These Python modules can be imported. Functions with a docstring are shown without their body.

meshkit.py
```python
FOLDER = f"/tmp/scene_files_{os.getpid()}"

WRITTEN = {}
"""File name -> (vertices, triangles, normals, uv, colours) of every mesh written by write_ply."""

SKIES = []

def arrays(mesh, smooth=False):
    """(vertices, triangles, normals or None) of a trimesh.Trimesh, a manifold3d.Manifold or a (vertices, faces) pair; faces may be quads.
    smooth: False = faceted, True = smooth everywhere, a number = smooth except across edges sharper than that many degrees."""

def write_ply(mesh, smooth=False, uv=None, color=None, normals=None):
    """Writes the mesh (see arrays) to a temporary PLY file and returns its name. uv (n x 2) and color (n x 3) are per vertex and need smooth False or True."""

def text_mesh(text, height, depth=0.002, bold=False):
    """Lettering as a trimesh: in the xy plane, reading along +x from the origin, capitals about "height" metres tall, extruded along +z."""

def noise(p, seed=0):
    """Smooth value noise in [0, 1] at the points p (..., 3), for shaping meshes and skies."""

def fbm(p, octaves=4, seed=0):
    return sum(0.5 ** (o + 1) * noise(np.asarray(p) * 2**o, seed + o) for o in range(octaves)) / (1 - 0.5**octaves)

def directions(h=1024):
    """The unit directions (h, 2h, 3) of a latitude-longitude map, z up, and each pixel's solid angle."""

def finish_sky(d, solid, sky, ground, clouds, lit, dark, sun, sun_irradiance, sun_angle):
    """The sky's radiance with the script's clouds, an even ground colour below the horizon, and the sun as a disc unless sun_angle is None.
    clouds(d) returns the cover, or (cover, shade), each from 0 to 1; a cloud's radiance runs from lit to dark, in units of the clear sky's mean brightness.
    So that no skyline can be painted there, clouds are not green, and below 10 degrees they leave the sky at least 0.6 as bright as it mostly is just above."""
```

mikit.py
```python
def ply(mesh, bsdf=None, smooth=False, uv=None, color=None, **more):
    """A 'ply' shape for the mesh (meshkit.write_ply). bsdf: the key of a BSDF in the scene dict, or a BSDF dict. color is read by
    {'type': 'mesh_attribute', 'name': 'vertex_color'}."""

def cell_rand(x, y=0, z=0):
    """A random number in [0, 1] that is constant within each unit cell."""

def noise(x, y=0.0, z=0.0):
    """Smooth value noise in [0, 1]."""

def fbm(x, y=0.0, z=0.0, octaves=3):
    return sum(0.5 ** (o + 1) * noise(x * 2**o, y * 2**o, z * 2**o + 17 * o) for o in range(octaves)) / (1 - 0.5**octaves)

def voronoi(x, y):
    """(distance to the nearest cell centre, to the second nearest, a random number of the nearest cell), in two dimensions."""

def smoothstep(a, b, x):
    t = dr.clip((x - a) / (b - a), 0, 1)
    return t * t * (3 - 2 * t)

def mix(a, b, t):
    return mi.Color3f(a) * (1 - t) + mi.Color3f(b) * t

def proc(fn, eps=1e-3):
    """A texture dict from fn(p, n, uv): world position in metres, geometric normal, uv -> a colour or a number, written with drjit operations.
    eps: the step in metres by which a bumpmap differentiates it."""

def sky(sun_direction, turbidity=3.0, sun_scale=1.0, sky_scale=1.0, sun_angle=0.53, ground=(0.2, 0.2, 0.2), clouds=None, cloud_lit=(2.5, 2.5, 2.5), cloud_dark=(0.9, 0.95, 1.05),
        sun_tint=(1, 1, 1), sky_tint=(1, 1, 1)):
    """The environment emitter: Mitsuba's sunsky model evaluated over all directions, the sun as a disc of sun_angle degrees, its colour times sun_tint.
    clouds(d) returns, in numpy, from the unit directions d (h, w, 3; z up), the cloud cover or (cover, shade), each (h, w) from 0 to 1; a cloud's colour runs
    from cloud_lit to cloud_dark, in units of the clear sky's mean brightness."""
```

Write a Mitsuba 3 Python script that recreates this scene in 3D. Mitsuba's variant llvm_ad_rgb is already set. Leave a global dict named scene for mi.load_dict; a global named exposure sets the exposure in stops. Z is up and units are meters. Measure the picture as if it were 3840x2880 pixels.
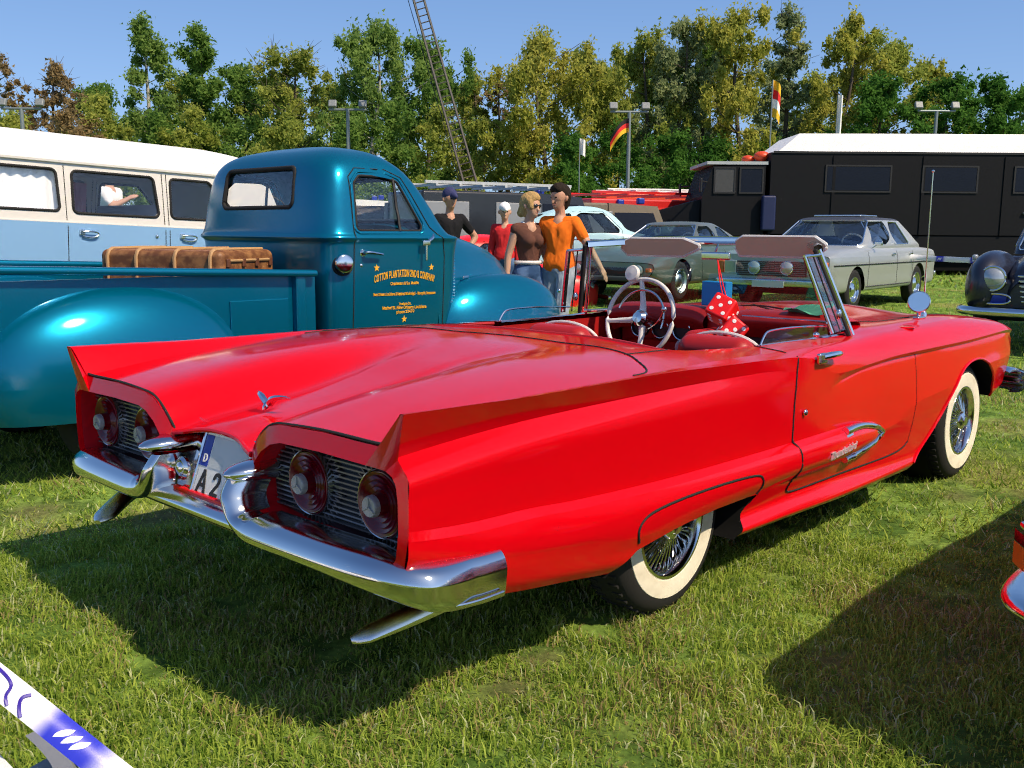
import math, random
import numpy as np, trimesh, manifold3d as m3, drjit as dr
import mitsuba as mi, mikit, meshkit
from mikit import noise, fbm, smoothstep, mix, proc
from scipy.interpolate import PchipInterpolator
from shapely.geometry import Polygon, LineString, Point
T4 = mi.ScalarTransform4f
PI = math.pi
random.seed(7); RNG = np.random.default_rng(7)
scene, labels = {'type': 'scene'}, {}

# ---------------------------------------------------------------- camera, sky, exposure
CAM = np.array([-2.8895, -2.7103, 1.3873]); YAW, PITCH, ROLL = 0.74978, 0.15602, 0.00785
_d = np.array([math.cos(YAW) * math.cos(PITCH), math.sin(YAW) * math.cos(PITCH), -math.sin(PITCH)])
_r = np.array([math.sin(YAW), -math.cos(YAW), 0.0]); _u = np.cross(_r, _d)
_up = -_r * math.sin(ROLL) + _u * math.cos(ROLL)
scene['camera'] = {'type': 'perspective', 'fov': 55.55, 'fov_axis': 'x', 'near_clip': 0.05, 'far_clip': 2000.0,
                   'to_world': T4().look_at(origin=CAM.tolist(), target=(CAM + _d).tolist(), up=_up.tolist())}
SUN_AZ, SUN_EL = math.radians(-86), math.radians(49)
SUN = [math.cos(SUN_AZ) * math.cos(SUN_EL), math.sin(SUN_AZ) * math.cos(SUN_EL), math.sin(SUN_EL)]
scene['sky'] = mikit.sky(SUN, turbidity=3.4, sun_scale=1.25, sky_scale=1.25, sky_tint=(0.94, 1.0, 1.2), ground=(0.10, 0.13, 0.06))
exposure = 1.55

# ---------------------------------------------------------------- materials
def mat(key, d, two=True):
    scene['mat_' + key] = {'type': 'twosided', 'bsdf': d} if two else d
    return key
def rgb(c): return {'type': 'rgb', 'value': [float(x) for x in c]}
def pr(key, color, rough=0.5, metal=0.0, spec=0.5, **kw):
    c = color if isinstance(color, dict) else rgb(color)
    return mat(key, dict(type='principled', base_color=c, roughness=rough if isinstance(rough, dict) else float(rough), metallic=float(metal), specular=float(spec), **kw))
mat('red_paint', {'type': 'roughplastic', 'distribution': 'ggx', 'alpha': 0.010, 'int_ior': 1.41, 'nonlinear': True, 'diffuse_reflectance': rgb((0.76, 0.002, 0.012))})
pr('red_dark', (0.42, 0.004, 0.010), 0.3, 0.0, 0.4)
pr('red_vinyl', (0.36, 0.012, 0.012), 0.42, 0.0, 0.4)
mat('red_lens', {'type': 'roughplastic', 'alpha': 0.03, 'diffuse_reflectance': rgb((0.085, 0.0, 0.004))})
pr('orange_lens', (0.70, 0.12, 0.01), 0.15, 0.0, 0.6, clearcoat=1.0)
pr('bright_red', (0.75, 0.01, 0.01), 0.35, 0.0, 0.5)
mat('chrome', {'type': 'roughconductor', 'material': 'Ag', 'alpha': 0.03, 'specular_reflectance': rgb((0.82, 0.83, 0.86))})
mat('brushed', {'type': 'roughconductor', 'material': 'Al', 'alpha': 0.22})
pr('black', (0.012, 0.012, 0.013), 0.55)
pr('rubber', (0.018, 0.018, 0.018), 0.75, 0, 0.3)
pr('gloss_black', (0.008, 0.009, 0.012), 0.2, 0, 0.5, clearcoat=1.0)
pr('underbody', (0.008, 0.008, 0.008), 0.95, 0, 0.1)
pr('whitewall', proc(lambda p, n, uv: mix((0.74, 0.70, 0.56), (0.50, 0.44, 0.32), 0.6 * smoothstep(0.45, 0.9, fbm(p.x * 14, p.y * 14, p.z * 14, 4)))), 0.6, 0, 0.3)
pr('white', (0.8, 0.8, 0.78), 0.4)
pr('ivory', (0.66, 0.64, 0.60), 0.3)
pr('visor_tan', (0.56, 0.33, 0.20), 0.6, 0, 0.3)
pr('bar_dark', (.13, .13, .14), .25, .6); pr('badge', (.82, .82, .84), .22, .6); pr('steel_grey', (0.30, 0.31, 0.32), 0.45, 0.4)
mat('glass', {'type': 'thindielectric', 'int_ior': 1.5}, two=False)
mat('tint_glass', {'type': 'thindielectric', 'int_ior': 1.5, 'specular_transmittance': rgb((0.72, 0.93, 0.87))}, two=False)
pr('plate_white', (0.62, 0.64, 0.62), 0.35)
pr('plate_grey', (0.42, 0.46, 0.47), 0.35)
pr('plate_blue', (0.01, 0.03, 0.28), 0.35)
pr('box_blue', (0.01, 0.22, 0.55), 0.5)

# ---------------------------------------------------------------- helpers
USED = {}
def key_of(name):
    n = USED.get(name, 0); USED[name] = n + 1
    return name if n == 0 else f'{name}_{n:03d}'
def tri(F):
    F = np.asarray(F, int)
    return F if F.shape[1] == 3 else np.vstack([F[:, [0, 1, 2]], F[:, [0, 2, 3]]])
def TM(v, f): return trimesh.Trimesh(np.asarray(v, float), tri(f), process=False)
def from_m(m):
    q = m.to_mesh(); return trimesh.Trimesh(np.array(q.vert_properties[:, :3]), np.array(q.tri_verts), process=False)
def cat(ms):
    ms = [m for m in ms if m is not None and len(m.faces)]
    V, F, o = [], [], 0
    for m in ms:
        V.append(np.asarray(m.vertices)); F.append(np.asarray(m.faces) + o); o += len(m.vertices)
    return trimesh.Trimesh(np.vstack(V), np.vstack(F), process=False)
def xf(m, M):
    m = m.copy(); m.vertices = m.vertices @ M[:3, :3].T + M[:3, 3]
    if np.linalg.det(M[:3, :3]) < 0: m.faces = np.asarray(m.faces)[:, ::-1]
    return m
def tr(x, y, z): M = np.eye(4); M[:3, 3] = (x, y, z); return M
def rot(axis, deg):
    a = math.radians(deg); c, s = math.cos(a), math.sin(a); M = np.eye(4)
    i, j = {'x': (1, 2), 'y': (2, 0), 'z': (0, 1)}[axis]
    M[i, i] = c; M[i, j] = -s; M[j, i] = s; M[j, j] = c; return M
def sc(x, y, z): return np.diag([x, y, z, 1.0])
def mir(m): return xf(m, sc(1, -1, 1))
FRAME = [np.eye(4)]
def put(key, mesh, m, smooth=35, normals=None, color=None):
    """one shape entry; the mesh is moved by the current vehicle frame."""
    k = key_of(key); M = FRAME[-1]
    if normals is not None:
        V = np.asarray(mesh.vertices) @ M[:3, :3].T + M[:3, 3]; N = normals @ M[:3, :3].T
        path = meshkit.write_ply((V, mesh.faces), False, normals=N)
        scene[k] = {'type': 'ply', 'filename': path, 'face_normals': False, 'bsdf': {'type': 'ref', 'id': 'mat_' + m}}
    else:
        scene[k] = mikit.ply(xf(mesh, M) if M is not FRAME[0] else mesh, 'mat_' + m, smooth=smooth, color=color)
    return k
def pair(key, mesh, m, **k):
    return put(key, mesh, m, **k), put(key, mir(mesh), m, **k)
def thing(name, label, cat_, group=None, kind=None):
    k = key_of(name); labels[k] = {'label': label, 'category': cat_}
    if group: labels[k]['group'] = group
    if kind: labels[k]['kind'] = kind
    return k
def solo(name, label, cat_, mesh, m, group=None, kind=None, **kw):
    k = put(name, mesh, m, **kw); labels[k] = {'label': label, 'category': cat_}
    if group: labels[k]['group'] = group
    if kind: labels[k]['kind'] = kind
    return k
def struct(k):
    labels[k] = {'kind': 'structure'}
def box(cx, cy, cz, sx, sy, sz, bev=0.0):
    if bev <= 0: m = trimesh.creation.box((sx, sy, sz)); m.apply_translation((cx, cy, cz)); return m
    b = min(bev, sx * .49, sy * .49, sz * .49); P = []
    for i in (-1, 1):
        for j in (-1, 1):
            for k in (-1, 1):
                P += [(i * sx / 2, j * (sy / 2 - b), k * (sz / 2 - b)), (i * (sx / 2 - b), j * sy / 2, k * (sz / 2 - b)), (i * (sx / 2 - b), j * (sy / 2 - b), k * sz / 2)]
    m = from_m(m3.Manifold.hull_points(np.array(P, np.float32))); m.apply_translation((cx, cy, cz)); return m
def hull(pts): return from_m(m3.Manifold.hull_points(np.array(pts, np.float32)))
def rbox(cx, cy, cz, sx, sy, sz, r, n=5):
    P = []
    s = trimesh.creation.icosphere(2 if n > 4 else 1, r).vertices
    for i in (-1, 1):
        for j in (-1, 1):
            for k in (-1, 1): P.append(s + np.array([i * (sx / 2 - r), j * (sy / 2 - r), k * (sz / 2 - r)]))
    m = hull(np.vstack(P)); m.apply_translation((cx, cy, cz)); return m
def spline(pts, n, closed=False):
    P = np.asarray(pts, float)
    if closed: P = np.vstack([P, P[:1]])
    t = np.r_[0, np.cumsum(np.sqrt(np.linalg.norm(np.diff(P, axis=0), axis=1)) + 1e-9)]
    from scipy.interpolate import CubicSpline
    return CubicSpline(t, P, bc_type='periodic' if closed else 'natural')(np.linspace(0, t[-1], n + (1 if closed else 0)))[: n if closed else None]
def tube(P, r, n=8, closed=False, cap=True):
    P = np.asarray(P, float); m = len(P); r = np.broadcast_to(np.asarray(r, float), (m,))
    t = np.gradient(P, axis=0) if not closed else np.roll(P, -1, 0) - np.roll(P, 1, 0)
    t /= np.linalg.norm(t, axis=1, keepdims=True) + 1e-12
    up = np.array([0, 0, 1.0]) if abs(t[:, 2]).mean() < 0.9 else np.array([1.0, 0, 0])
    a = np.cross(t, up); a /= np.linalg.norm(a, axis=1, keepdims=True) + 1e-12; b = np.cross(a, t)
    th = np.linspace(0, 2 * PI, n, endpoint=False)
    V = P[:, None] + r[:, None, None] * (a[:, None] * np.cos(th)[None, :, None] + b[:, None] * np.sin(th)[None, :, None])
    F = []; L = m if closed else m - 1
    for i in range(L):
        i2 = (i + 1) % m; k = np.arange(n); k2 = (k + 1) % n
        F.append(np.stack([i * n + k, i2 * n + k, i2 * n + k2, i * n + k2], 1))
    V = V.reshape(-1, 3); F = tri(np.vstack(F))
    if cap and not closed:
        V = np.vstack([V, P[0], P[-1]]); c0, c1 = len(V) - 2, len(V) - 1; k = np.arange(n); k2 = (k + 1) % n
        F = np.vstack([F, np.stack([np.full(n, c0), k, k2], 1), np.stack([np.full(n, c1), (m - 1) * n + k2, (m - 1) * n + k], 1)])
    return TM(V, F[:, ::-1])
def lathe(prof, n=32, axis='y', arc=None):
    """prof: (radius, along axis); about the axis through the origin."""
    p = np.asarray(prof, float); th = np.linspace(0, 2 * PI, n, endpoint=False); c, s = np.cos(th), np.sin(th)
    R, A = p[:, 0][:, None], p[:, 1][:, None] * np.ones((1, n))
    V = {'y': np.stack([R * c, A, R * s], -1), 'x': np.stack([A, R * c, R * s], -1), 'z': np.stack([R * c, R * s, A], -1)}[axis]
    F = []
    for i in range(len(p) - 1):
        k = np.arange(n); k2 = (k + 1) % n
        F.append(np.stack([i * n + k, i * n + k2, (i + 1) * n + k2, (i + 1) * n + k], 1))
    return TM(V.reshape(-1, 3), np.vstack(F))
def grid(P, flip=False):
    nu, nv = P.shape[:2]; i, j = np.meshgrid(np.arange(nu - 1), np.arange(nv - 1), indexing='ij'); a = (i * nv + j).ravel()
    F = np.stack([a, a + nv, a + nv + 1, a + 1], 1)
    return TM(P.reshape(-1, 3), F[:, ::-1] if flip else F)
def ell(c, r, sub=3): 
    m = trimesh.creation.icosphere(sub, 1.0); m.vertices = m.vertices * np.asarray(r) + np.asarray(c); return m
def extr(poly, d0, d1, plane='xz'):
    """extrude a 2-D outline; plane 'xz': d is y; 'xy': d is z; 'yz': d is x."""
    if not isinstance(poly, Polygon): poly = Polygon(poly)
    poly = poly.buffer(0)
    ms = []
    for g in getattr(poly, 'geoms', [poly]):
        m = trimesh.creation.extrude_polygon(g, d1 - d0, engine='earcut'); v = m.vertices.copy(); v[:, 2] += d0
        if plane == 'xz': v = v[:, [0, 2, 1]]; m.faces = m.faces[:, ::-1]
        elif plane == 'yz': v = v[:, [2, 0, 1]]
        m.vertices = v; ms.append(m)
    return cat(ms)
def sdf_poly(P, poly):
    """signed distance (negative inside) of points (n,2) to a closed polygon."""
    poly = np.asarray(poly, float); A = poly; Bp = np.roll(poly, -1, 0)
    d2 = np.full(len(P), 1e9); ins = np.zeros(len(P), bool)
    for a, b in zip(A, Bp):
        e = b - a; w = P - a; t = np.clip((w @ e) / (e @ e + 1e-12), 0, 1)
        d2 = np.minimum(d2, ((w - t[:, None] * e) ** 2).sum(1))
        c = (a[1] > P[:, 1]) != (b[1] > P[:, 1])
        with np.errstate(divide='ignore', invalid='ignore'):
            xi = a[0] + (P[:, 1] - a[1]) * e[0] / (e[1] if abs(e[1]) > 1e-12 else 1e-12)
        ins ^= c & (P[:, 0] < xi)
    return np.sqrt(d2) * np.where(ins, -1, 1)
def clip(S, f):
    """split a surface S=(V,F,N) by the values f per vertex: (f<0 part, f>=0 part)."""
    V, F, N = S; inside = f < 0; cnt = inside[F].sum(1); outs = []
    newV, newN, memo = [], [], {}
    fin, fout = [F[cnt == 3]], [F[cnt == 0]]; base = len(V); ti, to = [], []
    def mid(a, b):
        k = (a, b) if a < b else (b, a)
        if k not in memo:
            t = f[a] / (f[a] - f[b]); memo[k] = base + len(newV); newV.append(V[a] + t * (V[b] - V[a])); newN.append(N[a] + t * (N[b] - N[a]))
        return memo[k]
    for q in F[(cnt == 1) | (cnt == 2)]:
        s = inside[q]; i = int(np.where(s == (s.sum() == 1))[0][0]); a, b, c = q[i], q[(i + 1) % 3], q[(i + 2) % 3]
        ab, ca = mid(a, b), mid(c, a); one, two = (ti, to) if s.sum() == 1 else (to, ti)
        one.append((a, ab, ca)); two += [(ab, b, c), (ab, c, ca)]
    V2 = np.vstack([V, newV]) if newV else V; N2 = np.vstack([N, newN]) if newN else N
    for a, b in ((fin, ti), (fout, to)):
        G = np.vstack([a[0], np.array(b, int).reshape(-1, 3)]); u, inv = np.unique(G, return_inverse=True)
        n = N2[u]; outs.append((V2[u], inv.reshape(-1, 3), n / (np.linalg.norm(n, axis=1, keepdims=True) + 1e-12)))
    return outs
def surf_mesh(S): return TM(S[0], S[1])
def put_s(key, S, m): return put(key, surf_mesh(S), m, normals=S[2]) if len(S[1]) else None
def join(Ss):
    V, F, N, o = [], [], [], 0
    for s in Ss:
        V.append(s[0]); F.append(s[1] + o); N.append(s[2]); o += len(s[0])
    return np.vstack(V), np.vstack(F), np.vstack(N)
def smirror(S): return S[0] * [1, -1, 1], S[1][:, ::-1], S[2] * [1, -1, 1]
def strip_surface(P):
    """(V,F,N) of a grid P[nu,nv,3] with smooth normals."""
    m = grid(P); du = np.gradient(P, axis=0); dv = np.gradient(P, axis=1); N = np.cross(du, dv).reshape(-1, 3)
    N /= np.linalg.norm(N, axis=1, keepdims=True) + 1e-12
    return np.asarray(m.vertices), np.asarray(m.faces), N
def row(tab, xs):
    t = np.asarray(tab, float); f = PchipInterpolator(t[:, 0], t[:, 1:], extrapolate=False)
    return f(np.clip(xs, t[0, 0], t[-1, 0]))
def shell(rows, xs, creases, sub=6, xoff=None):
    """right half of a body from rows of (x, half width, z), bottom to centre; returns surfaces with y=-w. Creased rows keep a hard edge."""
    R = np.stack([row(t, xs) for t in rows], 1); X = np.repeat(xs[:, None], len(rows), 1)
    if xoff is not None: X = X + xoff
    P = np.stack([X, -R[..., 0], R[..., 1]], -1)
    cut = [0] + sorted(creases) + [len(rows) - 1]; out = []
    for a, b in zip(cut[:-1], cut[1:]):
        Q = P[:, a:b + 1]; k = b - a
        if k == 1:
            t = np.linspace(0, 1, 4)[None, :, None]; G = Q[:, :1] * (1 - t) + Q[:, 1:] * t
        else:
            G = PchipInterpolator(np.arange(k + 1), Q, axis=1)(np.linspace(0, k, k * sub + 1)) if k < 3 else catmull(Q, sub)
        V, F, N = strip_surface(G)
        if b == len(rows) - 1 and np.abs(G[:, -1, 1]).max() < 1e-6:
            N = N.reshape(G.shape); N[:, -1, 1] = 0; N = N.reshape(-1, 3); N /= np.linalg.norm(N, axis=1, keepdims=True)
        out.append((V, F, N))
    return join(out)
def catmull(Q, sub):
    Q = np.concatenate([2 * Q[:, :1] - Q[:, 1:2], Q, 2 * Q[:, -1:] - Q[:, -2:-1]], 1); G = []
    for i in range(1, Q.shape[1] - 2):
        for t in np.linspace(0, 1, sub, endpoint=False):
            p0, p1, p2, p3 = Q[:, i - 1], Q[:, i], Q[:, i + 1], Q[:, i + 2]
            G.append(0.5 * (2 * p1 + (p2 - p0) * t + (2 * p0 - 5 * p1 + 4 * p2 - p3) * t * t + (3 * p1 - p0 - 3 * p2 + p3) * t ** 3))
    G.append(Q[:, -2]); return np.stack(G, 1)
def project(S, P, dist=0.0, axis=1, sign=-1):
    """move points P (n,3) along the axis on to the surface S (nearest in the other two axes), then out by dist."""
    V, F, N = S; o = [i for i in range(3) if i != axis]; from scipy.spatial import cKDTree
    sel = np.where(N[:, axis] * sign > 0.05)[0]; d, i = cKDTree(V[sel][:, o]).query(np.asarray(P)[:, o], k=4)
    w = 1 / (d + 1e-4); w /= w.sum(1, keepdims=True); Q = np.array(P, float)
    Q[:, axis] = (V[sel][i][:, :, axis] * w).sum(1); n = (N[sel][i] * w[..., None]).sum(1); n /= np.linalg.norm(n, axis=1, keepdims=True)
    return Q + n * dist
def gap(S, pts, r=0.0035, axis=1, sign=-1, n=60, curve=True):
    """a shut line: thin dark rubber strip lying in the surface."""
    P = spline(pts, n) if curve else np.vstack([np.linspace(a, b, 12, endpoint=False) for a, b in zip(pts[:-1], pts[1:])] + [[pts[-1]]])
    return tube(project(S, P, 0.0008, axis, sign), r, 6)
def wheel(prefix, c, side, R=0.335, rim=0.19, ww=(0.2, 0.275), width=0.19, spokes=0, tyre='rubber', cap='chrome', steer=0.0, n=48):
    """tyre with rim, hub and (where the photo shows it) a white wall; side -1: outer face towards -y."""
    h = width / 2; M = tr(*c) @ rot('z', steer) @ sc(1, -side, 1)   # built with the outer face at -y, then mirrored
    prof = [(rim, -h * .75), (rim + .02, -h * .92), (ww[0], -h * .97), ((ww[0] + R) / 2, -h * 1.03), (R - .035, -h * .98), (R - .012, -h * .82), (R, -h * .6), (R, h * .6), (R - .02, h * .9), (ww[0], h), (rim, h * .8)]
    k = put(prefix + '__wheel', xf(lathe(prof, n), M), tyre)
    if n >= 40:
        gro = cat([xf(box(0, 0, R, .012, width * .22, .008), rot('y', a) @ tr(0, s * h * .48, 0)) for a in np.arange(0, 360, 7.5) for s in (-1, 1)])
        labels[put(k + '__tread', xf(gro, M), tyre, smooth=False)] = {'label': 'tread blocks of the tyre', 'kind': 'stuff'}
    if ww[1] > ww[0] + .01:
        r0, r1 = ww; put(k + '__whitewall', xf(lathe([(r0 - .004, -h * .96), (r0, -h * .985 - .003), ((r0 + r1) / 2, -h * 1.035 - .003), (r1, -h * 1.02 - .003), (r1 + .003, -h * .99)], n), M), 'whitewall')
    put(k + '__rim', xf(cat([lathe([(rim + .012, -h * .93), (rim + .006, -h * 1.02), (rim - .004, -h * 1.02), (rim - .012, -h * .9), (rim - .02, -h * .55), (rim - .022, h * .3)], n)] + ([] if spokes else [lathe([(rim - .02, -h * .6), (rim * .75, -h * .72), (rim * .6, -h * .6), (rim * .45, -h * .85), (rim * .2, -h * .95), (0.001, -h * .98)], n)])), M), cap)
    if spokes:
        sp = []
        for q in range(spokes):
            a = 2 * PI * q / spokes
            for (d, y0, y1) in ((.22, -h * .95, -h * .55), (-.22, -h * .72, -h * .3)):
                sp.append(tube([[.045 * math.cos(a), y0, .045 * math.sin(a)], [(rim - .018) * math.cos(a + d), y1, (rim - .018) * math.sin(a + d)]], .0032, 5, cap=False))
        put(k + '__spokes', xf(cat(sp), M), 'chrome')
        put(k + '__hub', xf(lathe([(.058, -h * .5), (.056, -h * .9), (.048, -h * 1.05), (.03, -h * 1.14), (.026, -h * 1.22), (.001, -h * 1.24)], 24), M), 'chrome')
        put(k + '__drum', xf(lathe([(rim - .03, -h * .2), (.001, -h * .2)], 24), M), 'black')
    return k
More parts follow.
